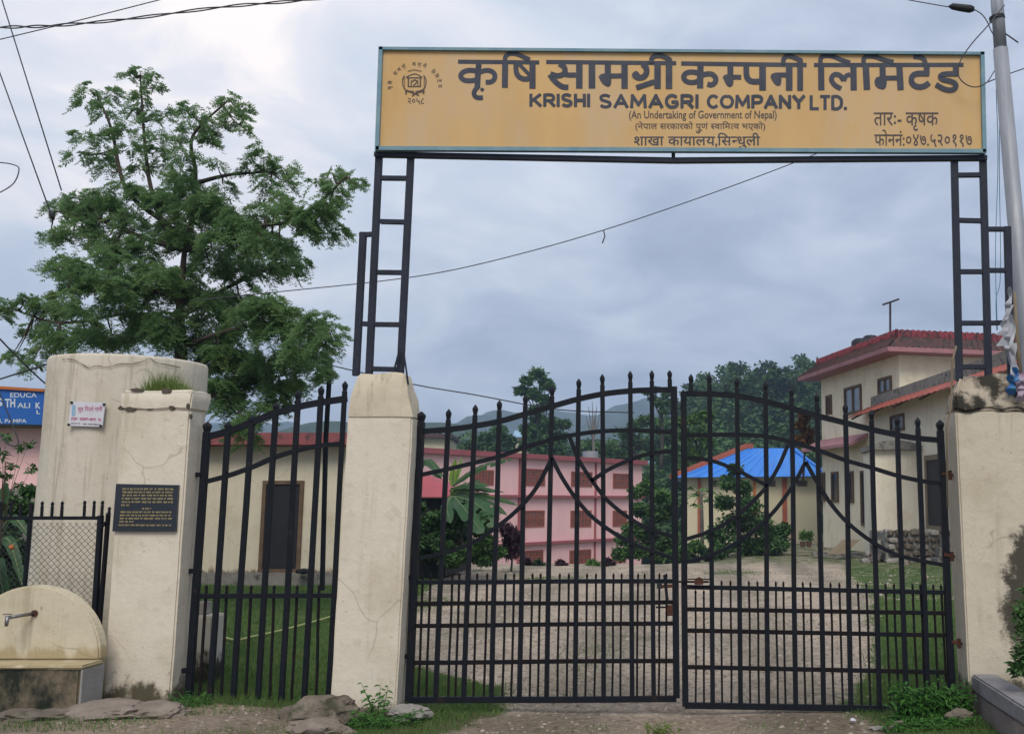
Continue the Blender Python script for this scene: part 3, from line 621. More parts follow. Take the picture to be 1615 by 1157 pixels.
S4 = [(40, [(85, 170), (1550, 168)]), (58, [(155, 160), (158, 418)]), (42, [(150, 172), (152, 105), (195, 80), (265, 84), (350, 118), (440, 148)]), (58, [(472, 170), (475, 418)]),
 (46, [(352, 402), (292, 368), (258, 318), (268, 278), (300, 260), (345, 275), (378, 322)]), (42, [(378, 325), (400, 276), (442, 262)]),
 (60, [(592, 165), (605, 412)]), (42, [(572, 172), (575, 105), (615, 82), (690, 90), (770, 118), (865, 140)]), (56, [(757, 175), (762, 385)]),
 ('poly', [(678, 328), (698, 290), (760, 279), (797, 310), (792, 380), (765, 405), (720, 396), (688, 368)]), (42, [(785, 295), (900, 295)]), (58, [(922, 175), (935, 412)]),
 (42, [(1060, 84), (1118, 90), (1162, 112), (1182, 170)]), (54, [(1190, 165), (1190, 262)]), (50, [(1215, 252), (1100, 252), (1052, 275), (1040, 320), (1062, 362), (1115, 382), (1170, 372), (1215, 342)]),
 (54, [(1476, 160), (1476, 262)]), (46, [(1500, 252), (1370, 256), (1325, 276), (1345, 308), (1420, 325), (1468, 350), (1474, 388), (1430, 413), (1360, 402), (1280, 358)])]
strokes(S4, (1270, 75), 6.21, sf, 0, panel, 'title_word', M['letter'])
GLY = {
 'K': (.78, [[(0, 0), (0, 1)], [(.72, 0), (.08, .56)], [(.22, .42), (.76, 1)]]), 'R': (.74, [[(0, 0), (0, 1)], [(0, 0), (.45, 0), (.68, .12), (.68, .42), (.45, .54), (0, .54)], [(.36, .54), (.74, 1)]]),
 'I': (.02, [[(0, 0), (0, 1)]]), 'S': (.70, [[(.66, .12), (.45, 0), (.2, 0), (.03, .14), (.08, .38), (.36, .5), (.62, .62), (.68, .82), (.5, 1), (.2, 1), (0, .86)]]),
 'H': (.72, [[(0, 0), (0, 1)], [(.72, 0), (.72, 1)], [(0, .5), (.72, .5)]]), 'A': (.86, [[(0, 1), (.43, 0)], [(.43, 0), (.86, 1)], [(.16, .68), (.7, .68)]]),
 'M': (.98, [[(0, 1), (.06, 0)], [(.06, 0), (.49, .8)], [(.49, .8), (.92, 0)], [(.92, 0), (.98, 1)]]), 'G': (.78, [[(.74, .16), (.5, 0), (.24, .02), (.02, .3), (.02, .7), (.24, .98), (.52, 1), (.76, .84), (.76, .56)], [(.76, .56), (.44, .56)]]),
 'C': (.72, [[(.72, .16), (.5, 0), (.24, .02), (.02, .3), (.02, .7), (.24, .98), (.5, 1), (.72, .84)]]), 'O': (.86, [[(.43, 0), (.16, .08), (0, .36), (0, .64), (.16, .92), (.43, 1), (.70, .92), (.86, .64), (.86, .36), (.70, .08), (.43, 0)]]),
 'P': (.68, [[(0, 0), (0, 1)], [(0, 0), (.45, 0), (.68, .14), (.68, .44), (.45, .58), (0, .58)]]), 'N': (.74, [[(0, 1), (0, 0)], [(0, 0), (.74, 1)], [(.74, 1), (.74, 0)]]),
 'Y': (.8, [[(0, 0), (.4, .5)], [(.8, 0), (.4, .5)], [(.4, .44), (.4, 1)]]), 'L': (.54, [[(0, 0), (0, 1)], [(0, 1), (.56, 1)]]), 'T': (.66, [[(0, 0), (.66, 0)], [(.33, 0), (.33, 1)]]),
 'D': (.76, [[(0, 0), (0, 1)], [(0, 0), (.4, 0), (.7, .2), (.76, .5), (.7, .8), (.4, 1), (0, 1)]]), '.': (.02, [[(0, .94), (0, .99)]])}
def bold_word(s_, bx, wpx, parent, m):
    u0, v0, u1, v1 = bx; gap = .34; tot = sum(GLY[c][0] for c in s_)+gap*(len(s_)-1); hw = wpx/2
    u0 += hw; u1 -= hw; v0 += hw; v1 -= hw; ku = (u1-u0)/tot; x_ = 0; out_ = []
    for c in s_:
        for st in GLY[c][1]:
            pp = [(u0+(x_+a)*ku, v0+b_*(v1-v0)) for a, b_ in st]
            if len(pp) == 2:
                dd = Vector((pp[1][0]-pp[0][0], pp[1][1]-pp[0][1])).normalized()*hw*.8; pp = [(pp[0][0]-dd.x, pp[0][1]-dd.y), (pp[1][0]+dd.x, pp[1][1]+dd.y)]
            out_.append((wpx, pp))
        x_ += GLY[c][0]+gap
    strokes(out_, (0, 0), 1, sf, .0, parent, 'english_word', m)
for s_, bx in (('KRISHI', (835, 147, 931, 168.5)), ('SAMAGRI', (945, 148, 1102, 170.5)), ('COMPANY', (1115, 149, 1270, 171)), ('LTD.', (1277, 149.5, 1336, 173.5))):
    bold_word(s_, bx, 4.7, panel, M['letter'])
place(text_mesh('(An Undertaking of Government of Nepal)', .012), (992, 174, 1225, 190.5), sf, 'small_line', M['letter2'], panel)
place(deva(['(नेपाल', ' ', 'सरकारको', ' ', 'पूण', 'R^', ' ', ('स', .62), 'वािम', ('त', .6), 'व', ' ', 'भएको)']), (1002, 191, 1207, 207), sf, 'small_line', M['letter2'], panel)
place(deva(['शाखा', ' ', 'कायाल', 'य', ',', 'िस', ('न', .66), 'धुली']), (1000, 209, 1199, 235), sf, 'small_line', M['letter'], panel)
place(deva(['तारः-', ' ', 'कृषक']), (1378, 177, 1480, 206), sf, 'small_line', M['letter2'], panel)
place(deva(['फोननं:०४७.५२०११७']), (1379, 204, 1533, 232), sf, 'small_line', M['letter2'], panel)
# reph over the branch-office line
strokes([(1.6, [(1098, 206), (1101, 209), (1105, 206)])], (0, 0), 1, sf, .001, panel, 'accent', M['letter'])
# emblem: arc of small lettering, hut in a ring, crossed tools, year
chars = ['कृ', 'िष', None, 'सा', 'म', 'ग्री', None, 'क', 'म्प', 'नी', None, 'िल', 'िम', 'टे', 'ड']
emb = MB(); cx_, cy_, rr_ = 654.5, 141, 40.0
A0, A1 = R(176), R(8)
for i, ch in enumerate(chars):
    if not ch: continue
    v_, f_ = text_mesh(ch, .012); 
    if not len(v_): continue
    a = A0+(A1-A0)*i/(len(chars)-1); mn, mx = v_.min(0), v_.max(0); s = 6.6/max(mx[0]-mn[0], .5)*.9; vs = []
    for q in v_:
        lx = (q[0]-(mn[0]+mx[0])/2)*s; ly = (q[1]-.3)*8.5
        rad = rr_+ly; an = a; ux, uy = math.cos(an), math.sin(an)
        vs.append(sf(cx_+ux*rad+uy*lx, cy_-uy*rad+ux*lx, 0))
    emb.add(vs, f_)
emb.build('emblem_lettering', M['letter2'], panel, kind='stuff')
ek = [(1.6, [(640, 121.5), (654, 116.5), (666, 121.5)]), (1.8, [(641, 122.5), (665.5, 122.5)]), (2, [(644, 123), (644, 136)]), (2, [(663, 123), (663, 136)]), (1.4, [(648.5, 126), (648.5, 136)]), (1.4, [(659, 126), (659, 136)]),
 (1.6, [(650, 129), (653, 126), (657, 127), (656, 131), (652, 134)]), (1.3, [(643, 136), (664, 136)]),
 (1.1, [(638, 118), (634.5, 126), (636, 136), (642, 142), (653, 144)]), (1.1, [(668, 118), (672, 126), (670.5, 136), (665, 141.5), (655, 144)]), (.9, [(643, 112), (653, 109.8), (665, 112)]),
 (1.6, [(641, 142.5), (654, 147), (661, 150)]), (1.6, [(668, 142.5), (655, 147), (650, 151)]), (2.4, [(640, 142), (640.5, 148)]), (2.4, [(668.5, 142), (667.5, 147)])]
for k in range(6): ek.append((1.3, [(635.5+k*.3, 121+k*3.4), (638.5, 122+k*3.4)])); ek.append((1.3, [(671-k*.2, 121+k*3.4), (668, 122+k*3.4)]))
strokes(ek, (0, 0), 1, sf, 0, panel, 'emblem', M['letter2'])
place(text_mesh('२०५८', .01), (643, 154, 669, 164.5), sf, 'emblem_year', M['letter2'], panel)
# beam, short struts, ladder posts, rungs
def pbar(name, pts, w_px, m=None, parent=None, Y=YS, d=.04, lab=None):
    return MB().bar([at(u, v, Y) for u, v in pts], w_px*Y/F, d).build(name, m or M['iron'], parent, lab, bevel=.0025)
for a, b_ in (((591, 243.5), (1062, 253)), ((1062, 253), (1556, 249))): pbar('beam', [a, b_], 8.5, m=M['iron_post'], parent=sg, Y=7.44, d=.045)
for u, v in ((1062, 246), (597, 239), (1548, 243)): pbar('strut', [(u, v-6), (u, v+6)], 6, m=M['iron_post'], parent=sg, Y=7.44, d=.03)
for p in ([(598, 244), (582, 592)], [(648, 247), (631, 596)], [(573, 366), (561.5, 592)], [(1505, 252), (1513, 600)], [(1550, 248), (1559, 600)], [(1588.5, 357), (1595, 605)]):
    pbar('post', p, 10.5 if p[0][0] < 1000 else 11, m=M['iron_post'], parent=sg)
for p in ([(602, 280.5), (642, 281)], [(600, 349), (640, 350)], [(595, 429), (636, 429.5)], [(591, 511), (633, 511.5)], [(588, 581), (628, 582)], [(567, 370), (588, 369)], [(572, 510), (582, 510.5)],
          [(1510, 276), (1548, 275.5)], [(1511, 347), (1550, 348)], [(1513, 428), (1552, 428)], [(1514, 509), (1554, 509)], [(1516, 578), (1556, 578)], [(1555, 361), (1592, 361)], [(1558, 426), (1587, 426)], [(1559, 509), (1590, 508)]):
    pbar('rung', p, 7.5, m=M['iron_post'], parent=sg, d=.032)
pbar('brace', [(631, 548), (617, 600)], 3, m=M['iron_post'], parent=sg, Y=7.40, d=.012); pbar('brace', [(637, 556), (644, 606)], 2.5, m=M['iron_post'], parent=sg, Y=7.40, d=.012)

# ------------------------------------------------------------------ gates
YG = 7.5
PX = YG/F
def spear(mb, top, w_):
    """finial: neck, swelling blade, point; top = tip"""
    pass
def upright(parent, bot, tip, wpx, shoulder_px, m=None, name='bar', tipped=True, Y=YG):
    """bar standing from bot to tip (pixels), ending in a spear of height shoulder_px"""
    b_, t_ = at(*bot, Y), at(*tip, Y); ax = (t_-b_); ln = ax.length; ax.normalize(); w_ = wpx*PX
    if tipped:
        hs = min(shoulder_px*PX, ln*.5); pts = [b_, t_-ax*hs, t_-ax*hs*.92, t_-ax*hs*.46, t_-ax*hs*.30, t_]; ws = [w_, w_, w_*.74, w_*1.12, w_*1.02, w_*.10]
    else: pts = [b_, t_]; ws = [w_, w_]
    if ln > .5:
        g1, g2 = random.uniform(-.0035, .0035), random.uniform(-.0035, .0035); q1, q2 = b_.lerp(pts[1], .35), b_.lerp(pts[1], .7)
        pts[1:1] = [q1+Vector((g1, g1*.6, 0)), q2+Vector((g2, -g2*.6, 0))]; ws[1:1] = [w_, w_]
    return MB().bar(pts, ws, ws).build(name, m or M['iron'], parent)
def lerp_px(a, b_, v): return (a[0]+(b_[0]-a[0])*(v-a[1])/(b_[1]-a[1]), v)
def z5(p): return (630+p[0]/3.402, 560+p[1]/3.402)
def z6(p): return (1050+p[0]/3.402, 560+p[1]/3.402)
def rail(parent, pts, wpx, name='rail', Y=YG, d=.03, m=None, sm=True):
    pts = [Vector((u, v, 0)) for u, v in pts]
    if len(pts) > 2 and sm: pts = smoothpts(pts, 4)
    return MB().bar([at(p.x, p.y, Y) for p in pts], wpx*PX, d).build(name, m or M['iron'], parent)
# --- left leaf
gl = thing('gate_leaf', 'left leaf of the main black iron gate with arched top and spear bars', 'gate', tuple(at(856, 1105, YG)))
tips = [(665, 648), (708, 644), (750, 637), (788, 630), (829, 621), (871, 607), (913, 596), (950, 589), (994, 584), (1028, 583), (1056, 583)]
bots = [(645, 1104), (687, 1103), (731, 1103), (775, 1102), (819, 1101), (862, 1101), (907, 1100.5), (952, 1100), (997, 1100), (1031, 1100), (1067, 1099)]
for i, (t_, b_) in enumerate(zip(tips, bots)):
    if i == 0: upright(gl, b_, t_, 10.5, 17, name='stile')
    elif i == 10: upright(gl, b_, (1063, 609), 10, 0, name='stile', tipped=False); upright(gl, (1056.5, 612), t_, 7, 17, name='finial')
    else: upright(gl, b_, t_, 6.8, 18)
rail(gl, [z5(p) for p in ((110, 408), (270, 395), (400, 378), (540, 352), (680, 312), (820, 272), (965, 232), (1100, 205), (1240, 190), (1350, 185), (1490, 183))], 8.5, 'top_rail')
rail(gl, [z5(p) for p in ((110, 640), (245, 612), (400, 575), (540, 540), (680, 490), (820, 450), (965, 420), (1100, 405), (1240, 401), (1350, 405), (1465, 412))], 6.5)
for pts in (((818, 548), (740, 700), (650, 810), (540, 905), (400, 1000), (250, 1055), (105, 1085)), ((818, 548), (870, 650), (950, 770), (1040, 870), (1150, 950), (1280, 1020), (1465, 1085)),
            ((915, 440), (960, 555), (1040, 680), (1120, 780), (1230, 868), (1340, 930), (1465, 968)), ((1030, 672), (1120, 612), (1230, 562), (1350, 525), (1465, 512))):
    rail(gl, [z5(p) for p in pts], 6, 'scroll_bar', Y=YG-.012)
for a, b_, w_ in ((917, 915.5, 6.5), (951.5, 948.5, 6), (986, 982, 6), (1044, 1041, 6), (1102.5, 1100.5, 9)): rail(gl, [(646, a), (760, a+(b_-a)*.27+random.uniform(-.7, .7)), (900, a+(b_-a)*.6+random.uniform(-.7, .7)), (1067, b_)], w_, Y=YG+.012 if w_ < 8 else YG, m=M['iron_rust'] if w_ < 6.4 else M['iron'])
for u in (667, 679.5, 713.6, 724.6, 752.8, 768.6, 797.4, 811, 840, 852.7, 883, 897.3, 926, 940, 967.7, 980.5, 1006.4, 1016.8, 1040, 1051):
    dxx = (u-1100)*.034*1.05*.9; upright(gl, (u+dxx*.55, 1102), (u, 902), 3.1, 11, M['iron_rust'], 'rod', Y=YG+.02)
# latch on the left leaf
pbar('latch_bar', [(1038, 924), (1061, 923)], 5, M['rust'], gl, Y=YG-.03, d=.02); pbar('latch_bar', [(1048, 905), (1053, 952)], 4.5, M['iron'], gl, Y=YG-.035, d=.015)
pbar('latch_knob', [(1036, 923), (1044, 923)], 8, M['black'], gl, Y=YG-.03, d=.03); pbar('latch_bar', [(1034, 956.5), (1060, 956.5)], 2.4, M['iron_rust'], gl, Y=YG-.02, d=.012)
pbar('latch_plate', [(1056, 953), (1057, 970)], 9, M['rust'], gl, Y=YG-.02, d=.014)
# --- right leaf
gr = thing('gate_leaf', 'right leaf of the main black iron gate hung from the stained right pillar', 'gate', tuple(at(1290, 1115, YG)))
tipr = [(1118.5, 588.5), (1162, 594), (1207, 600), (1248, 609), (1288, 618), (1333, 635), (1374, 645), (1414.5, 655), (1447, 657), (1482, 661)]
botr = [(1124, 1109), (1168, 1110), (1211, 1111), (1255, 1112), (1299, 1113), (1342, 1114), (1387, 1115), (1430, 1116), (1464, 1117), (1503, 1117)]
upright(gr, (1081, 1112), (1078, 617), 9.5, 0, name='stile', tipped=False); upright(gr, (1089.5, 622), (1089.7, 589), 7, 17, name='finial')
for i, (t_, b_) in enumerate(zip(tipr, botr)): upright(gr, b_, t_, 10 if i == 9 else 7.2, 18, name='stile' if i == 9 else 'bar')
rail(gr, [z6(p) for p in ((85, 205), (240, 206), (390, 218), (530, 246), (680, 285), (810, 322), (960, 360), (1100, 395), (1240, 425), (1350, 443), (1485, 455))], 8.5, 'top_rail')
rail(gr, [z6(p) for p in ((95, 430), (240, 425), (400, 425), (540, 434), (680, 466), (820, 508), (960, 560), (1100, 600), (1240, 643), (1350, 668), (1490, 690))], 6.5)
for pts in (((98, 550), (240, 562), (380, 615), (545, 698)), ((655, 480), (605, 595), (540, 702), (460, 788), (370, 868), (250, 938), (98, 988)),
            ((750, 570), (680, 700), (560, 858), (400, 990), (250, 1068), (98, 1110)), ((750, 570), (820, 692), (890, 800), (980, 900), (1110, 1000), (1240, 1068), (1380, 1102), (1490, 1122))):
    rail(gr, [z6(p) for p in pts], 6, 'scroll_bar', Y=YG-.012)
for a, b_, w_ in ((924.5, 933.5, 6.5), (959.5, 966, 6), (993, 1001, 6), (1050.5, 1059, 6), (1111, 1118, 9)): rail(gr, [(1080, a), (1499, b_)], w_, Y=YG+.012 if w_ < 8 else YG, m=M['iron_rust'] if w_ < 6.4 else M['iron'])
for u in (1097, 1110, 1138, 1152, 1181, 1194.5, 1223.5, 1235.4, 1266, 1278, 1309.6, 1323.6, 1352.6, 1366, 1396.4, 1409.7, 1439, 1451.3, 1471.6, 1484):
    k = (u-1080)/420; top = 928+k*8 if u < 1115 else 912+k*8
    upright(gr, (u+(u-1100)*.035*.55+k*3, 1113+k*5), (u, top), 3.1, 11, M['iron_rust'], 'rod', Y=YG+.02)
pbar('bolt_rod', [(1068, 916.5), (1118, 916.5)], 3, M['iron_rust'], gr, Y=YG-.035, d=.014); pbar('bolt_rod', [(1084, 912), (1122, 912.5)], 1.8, M['iron_rust'], gr, Y=YG-.05, d=.01)
MB().prism([at(u, v, YG-.055) for u, v in ((1094, 917), (1098, 911), (1103, 909), (1108, 912), (1110, 918), (1108, 921), (1096, 921))], (0, .03, 0)).build('bolt_guard', M['rust'], gr)
# hinges on the pillars
for (u0, v0, u1, v1) in ((1484, 746, 1502, 749), (1488, 873, 1505, 877), (1500, 1010, 1516, 1014)):
    pbar('hinge', [(u0, v0), (u1, v1)], 5, M['rust'], gr, Y=YG-.005, d=.05)
    MB().tube([at(u1-4, v1-8, YG-.02), at(u1-3, v1+7, YG-.02)], .014, 8).build('hinge_pin', M['rust'], gr)
for (u0, v0, u1, v1) in ((641, 690, 656, 690), (636, 910, 650, 909), (628, 1034, 645, 1033)): pbar('hinge', [(u0, v0), (u1, v1)], 6, M['iron'], gl, Y=YG-.005, d=.05)
# --- wicket gate
wk = thing('wicket_gate', 'narrow black iron side gate with rising top rail between left and middle pillars', 'gate', tuple(at(410, 1115, YG)))
tw = [(327.6, 664), (360.6, 664), (398, 653), (436, 633), (471, 614), (507, 608), (544.6, 600)]
bw = [(297, 1112), (330, 1116), (367, 1115), (406, 1115), (443, 1114), (479, 1113), (517, 1112)]
for i, (t_, b_) in enumerate(zip(tw, bw)): upright(wk, b_, t_, 9.5 if i == 0 else (6.5 if i == 6 else 7.2), 17, name='stile' if i in (0, 6) else 'bar')
z4 = lambda p: (270+p[0]/1.8756, 540+p[1]/1.8756)
rail(wk, [z4(p) for p in ((106, 278), (180, 258), (250, 230), (310, 207), (380, 188), (450, 175), (520, 165))], 10, 'top_rail')
rail(wk, [z4(p) for p in ((100, 411), (170, 392), (240, 367), (310, 337), (380, 316), (440, 304), (506, 298))], 7)
rail(wk, [(310, 939), (525, 938)], 7); rail(wk, [(290, 1118), (517, 1112)], 8, m=M['iron'])
for ut, ub in ((326, 313), (358, 348), (396.4, 387), (432.6, 425), (469, 459), (503.5, 498)): upright(wk, (ub, 1113), (ut, 921), 3.4, 10, M['iron_rust'], 'rod', Y=YG+.015)
for (u0, v0, u1, v1) in ((303, 747, 318, 748), (294, 899, 312, 900), (284, 1056, 300, 1056)): pbar('hinge', [(u0, v0), (u1, v1)], 7, M['iron'], wk, Y=YG-.01, d=.04)

# ------------------------------------------------------------------ low wall, basin, chain-link
lw = thing('low_wall', 'low grey cement wall with coping running out from the right pillar', 'wall', (1.95, 6, 0))
a0 = at(1532, 1062, 7.33); zc = a0.z
rough_solid('wall_body', [rect(a0.x+.01, a0.x+.17, 3.2, 7.34, -.1), rect(a0.x+.01, a0.x+.17, 3.2, 7.34, zc-.11)], M['low_wall'], lw, amp=.006)
rough_solid('coping', [rect(a0.x, a0.x+.185, 3.2, 7.335, zc-.108), rect(a0.x, a0.x+.185, 3.2, 7.335, zc)], M['coping'], lw, amp=.008)
bs = thing('tap_basin', 'cream arched tap stand with a stained cement basin left of the pillar', 'tap basin', tuple(at(45, 1120, 7)))
cc = at(44, 1040, 7.1); rad = (at(157, 1040, 7.1)-cc).x; arc = [(cc.x+rad*math.cos(a), cc.z+rad*1.02*math.sin(a)) for a in np.linspace(0, math.pi, 40)]
mb = MB(); f0 = [(x_, 7.10, z_) for x_, z_ in arc]; f1 = [(x_-.015*0, 7.10, z_) for x_, z_ in arc]
mb.loft([[(p[0], 7.10, p[1]) for p in arc], [(p[0], 7.20, p[1]) for p in arc]])
mb.build('arched_back', M['basin'], bs, bevel=.012, smooth=False)
xr = at(157.5, 1045, 7.08).x; xl = cc.x-rad-.05; zt_ = at(60, 1046, 6.88).z
rough_solid('basin_block', [rect(xl, xr-.012, 6.88, 7.13, -.05), rect(xl, xr-.012, 6.88, 7.13, zt_-.035)], M['basin_block'], bs)
rough_solid('basin_end', [rect(xr-.010, xr+.004, 6.885, 7.13, -.05), rect(xr-.010, xr+.004, 6.885, 7.13, zt_-.036)], M['basin_side'], bs, amp=.002, bevel=.002)
rough_solid('basin_ledge', [rect(xl-.01, xr+.006, 6.874, 7.12, zt_-.034), rect(xl-.01, xr+.006, 6.874, 7.12, zt_-.010)], M['basin'], bs, amp=.006)
tp = thing('water_tap', 'small metal water tap sticking out of the arched tap stand', 'tap', tuple(at(30, 975, 7.0)))
p0 = at(55, 966, 7.1); p1 = p0+Vector((-.09, -.20, -.012)); p1 = at(12, 973, 6.93)
MB().tube([p0, p1], .0115, 10).build('pipe', M['chrome'], tp, smooth=True)
MB().tube([p1+Vector((0, 0, .012)), p1+Vector((0, -.005, -.03)), p1+Vector((0, -.006, -.055))], [.015, .013, .010], 10).build('spout', M['chrome'], tp, smooth=True)
MB().bar([p1+Vector((-.03, 0, .022)), p1+Vector((.025, 0, .022))], .007, .012).build('handle', M['chrome'], tp)
MB().tube([p0+Vector((0, -.012, 0)), p0+Vector((0, .0, 0))], .022, 12).build('flange', M['rust'], tp)

cf = thing('chain_link_fence', 'low chain-link fence panel with spiked black frame in front of the tank', 'fence', tuple(at(80, 960, 7.42)))
YF = 7.42
for p, w_ in (([(-60, 816), (158, 816)], 7), ): pbar('frame_rail', p, 5.5, M['iron'], cf, Y=YF, d=.03)
pbar('frame_post', [(159, 812), (149, 975)], 7, M['iron'], cf, Y=YF, d=.035); pbar('frame_post', [(171, 808), (157, 985)], 5, M['iron_rust'], cf, Y=YF+.02, d=.03); pbar('frame_post', [(50, 792), (36, 960)], 5, M['iron'], cf, Y=YF, d=.025)
pbar('frame_post', [(168, 822), (160, 830)], 4, M['iron'], cf, Y=YF, d=.02)
for (u, v0, v1) in ((67, 789, 814), (83, 790, 814), (98.5, 789, 814), (134, 788, 814), (149, 788, 814), (162, 788, 812), (18, 789, 814), (2, 789, 814), (33, 790, 814), (173, 798, 812)):
    upright(cf, (u-1.5, v1), (u, v0), 3.2, 8, M['iron'], 'spike', Y=YF)
mb = MB(); z0_, z1_ = at(50, 958, YF).z, at(50, 818, YF).z; xa, xb = at(-90, 880, YF).x, at(155, 880, YF).x; s = .046; k = xa-(z1_-z0_)
hh_ = z1_-z0_
while k < xb:
    for sg_ in (1, -1):
        pts = []
        for i in range(int(hh_/(s/2))+1):
            z_ = z0_+i*s/2; x_ = (k+i*s/2) if sg_ > 0 else (k+hh_-i*s/2)
            if xa <= x_ <= xb: pts.append(Vector((x_, YF+(.004 if i % 2 else -.004)*sg_, z_)))
        if len(pts) > 1: mb.tube(pts, .0016, 4)
    k += s
mb.build('wire_mesh', M['wire'], cf, kind='stuff')

# ------------------------------------------------------------------ utility pole, wires, rags
up = thing('utility_pole', 'grey steel utility pole standing at the right edge behind the right pillar', 'utility pole', tuple(at(1616, 1100, 8.0)))
ptop, pj, pb = at(1568, -60, 8.0), at(1578, 79, 8.0), at(1617, 520, 8.0)
base = pb+(pb-pj)*1.05; base.z = 0
MB().tube([ptop, pj], [.050, .052], 20).build('upper_pole', M['steel'], up, smooth=True)
MB().tube([pj+(ptop-pj).normalized()*.01, pb, base], [.060, .067, .072], 20).build('lower_pole', M['steel'], up, smooth=True)
MB().tube([at(1572, 26, 8), at(1573, 31, 8)], .064, 20).build('strap', M['black'], up)
def wire(label, pts, Y, r=.004, m=None, cat='cable', name='overhead_cable', sm=True):
    ys_ = Y if isinstance(Y, (list, tuple)) else [Y]*len(pts)
    p = [at(u, v, yy) for (u, v), yy in zip(pts, ys_)]
    if sm: p = smoothpts(p, 5)
    return MB().tube(p, r, 6).build(name, m or M['wire'], None, label, cat, smooth=True)
tw_ = [(-120, 48), (0, 43), (80, 40.5), (200, 30), (350, 11), (480, 0), (640, -18)]
pa, pb_ = [], []
sp_ = smoothpts([Vector((u, v, 0)) for u, v in tw_], 14)
for i, p in enumerate(sp_):
    pa.append(at(p.x, p.y+1.9*math.sin(i*.45), 6.0)); pb_.append(at(p.x, p.y-1.9*math.sin(i*.45), 6.03))
tcb = thing('overhead_cable', 'thick twisted pair of dark cables crossing the top left sky', 'cable', tuple(at(200, 30, 6)))
MB().tube(pa, .0042, 6).build('strand', M['wire'], tcb); MB().tube(pb_, .0042, 6).build('strand', M['wire'], tcb)
wire('single thin cable rising across the twisted cables at top left', [(-60, 78), (0, 62), (120, 33), (250, 0), (330, -20)], 6.4, .0035)
wire('upper of two steep guy wires coming down to the tree top at left', [(0, -10), (97, 300)], 9, .0055, sm=False, cat='wire', name='guy_wire')
wire('lower of two steep guy wires at the left edge ending at an insulator', [(-10, 88), (80, 336)], 9, .0055, sm=False, cat='wire', name='guy_wire')
MB().tube([at(79, 332, 9), at(82, 338, 9), at(84, 346, 9)], [.012, .028, .012], 10).build('insulator', M['black'], None, 'small dark strain insulator at the left side of the tree', 'insulator', smooth=True)
wire('thin wire loop sticking in from the left edge', [(-20, 257), (0, 256), (20, 259), (30, 266), (22, 288), (0, 303), (-20, 310)], 7, .004, name='wire_loop', cat='wire')
wire('dark cable running down from the left edge to the tank rim', [(-20, 512), (0, 534), (35, 570), (75, 607), (110, 630)], [7.6, 7.7, 8, 8.6, 9.4], .006)
wire('dark cable rising from the left edge towards the tree beside the tank', [(-20, 602), (0, 597), (60, 578), (120, 560)], 9.7, .008)
wire('dark cable loop hanging in front of the blue banner', [(-8, 600), (8, 640), (20, 670), (29, 695), (26, 702), (14, 700), (2, 688), (-10, 665)], 9, .006, name='cable_loop')
wire('long thin wire sloping down behind the ladder posts from the signboard', [(300, 474), (445, 459), (590, 444), (700, 428), (820, 400), (950, 363), (1090, 316), (1240, 261), (1400, 196)], 9.5, .0045)
MB().tube([at(952, 363, 9.5), at(954, 372, 9.5), at(950, 383, 9.5)], .006, 6).build('wire_tag', M['black'], None, 'short loose wire end dangling from the long thin wire', 'wire', smooth=True)
wire('faint low wire above the left gate leaf passing the tall tree', [(520, 575), (650, 605), (750, 622), (880, 645), (1000, 650)], 30, .018)
wire('cable entering from the top and ending in the black splice', [(1400, -8), (1435, 0), (1497, 11)], 7.8, .004)
sl = [at(1496, 10, 7.8), at(1502, 10, 7.8), at(1515, 12, 7.8), at(1530, 14, 7.8), at(1536, 14, 7.8)]
MB().tube(sl, [.006, .026, .030, .032, .020], 10).build('cable_splice', M['black'], None, 'fat black wrapped cable splice left of the pole top', 'cable splice', smooth=True)
wire('short cable from the black splice down to the pole strap', [(1535, 14), (1548, 22), (1557, 34), (1563, 48), (1568, 56)], 7.8, .0045)
wire('cable loop hanging beside the pole over the sign end', [(1584, 8), (1560, 38), (1530, 72), (1513, 100), (1512, 120), (1524, 133), (1540, 137), (1556, 130), (1568, 112)], [7.8]+[7.3]*7+[7.8], .0045, name='cable_loop')
wire('short stiff cable leaving the right of the pole downwards', [(1586, 53), (1606, 67)], 7.9, .006, sm=False)
wire('thin wire leaving the pole to the right edge', [(1553, 131), (1600, 113), (1640, 100)], 8.2, .0045)
wire('blue wire hanging down left of the steel pole', [(1571, 140), (1574, 250), (1570, 400), (1573, 520)], 8.1, .0028, M['teal'])
wire('second blue wire with slight bends beside the steel pole', [(1577, 140), (1576, 260), (1578, 430), (1571, 470), (1572, 520)], 8.15, .0028, M['teal'])
MB().tube([at(1508, 545, 7.3), at(1502, 570, 7.3), at(1500, 640, 7.3), at(1493, 675, 7.3), at(1494, 800, 7.32)], .008, 8).build('conduit_pipe', M['wood'], None, 'thin cream conduit running down the corner of the right pillar', 'conduit', smooth=True)
def rag(label, quads_px, Y, m, name='torn_rag'):
    mb = MB()
    for (u0, v0, u1, v1, w0, w1) in quads_px:
        nseg = 9; L_, R_ = [], []
        for i in range(nseg+1):
            k = i/nseg; u = u0+(u1-u0)*k+1.6*math.sin(i*.9+u0); v = v0+(v1-v0)*k; w_ = (w0+(w1-w0)*k)*(1+.35*math.sin(i*1.25+v0))
            yy = Y+.02*math.sin(i*1.0+u0)
            L_.append(at(u-w_/2, v+1*math.sin(i*.7), yy)); R_.append(at(u+w_/2, v, yy-.03*math.cos(i*1.1)))
        b0 = len(mb.v); mb.add([q for p in zip(L_, R_) for q in p], [(2*i, 2*i+1, 2*i+3, 2*i+2) for i in range(nseg)])
    return mb.build(name, m, None, label, 'rag', smooth=True)
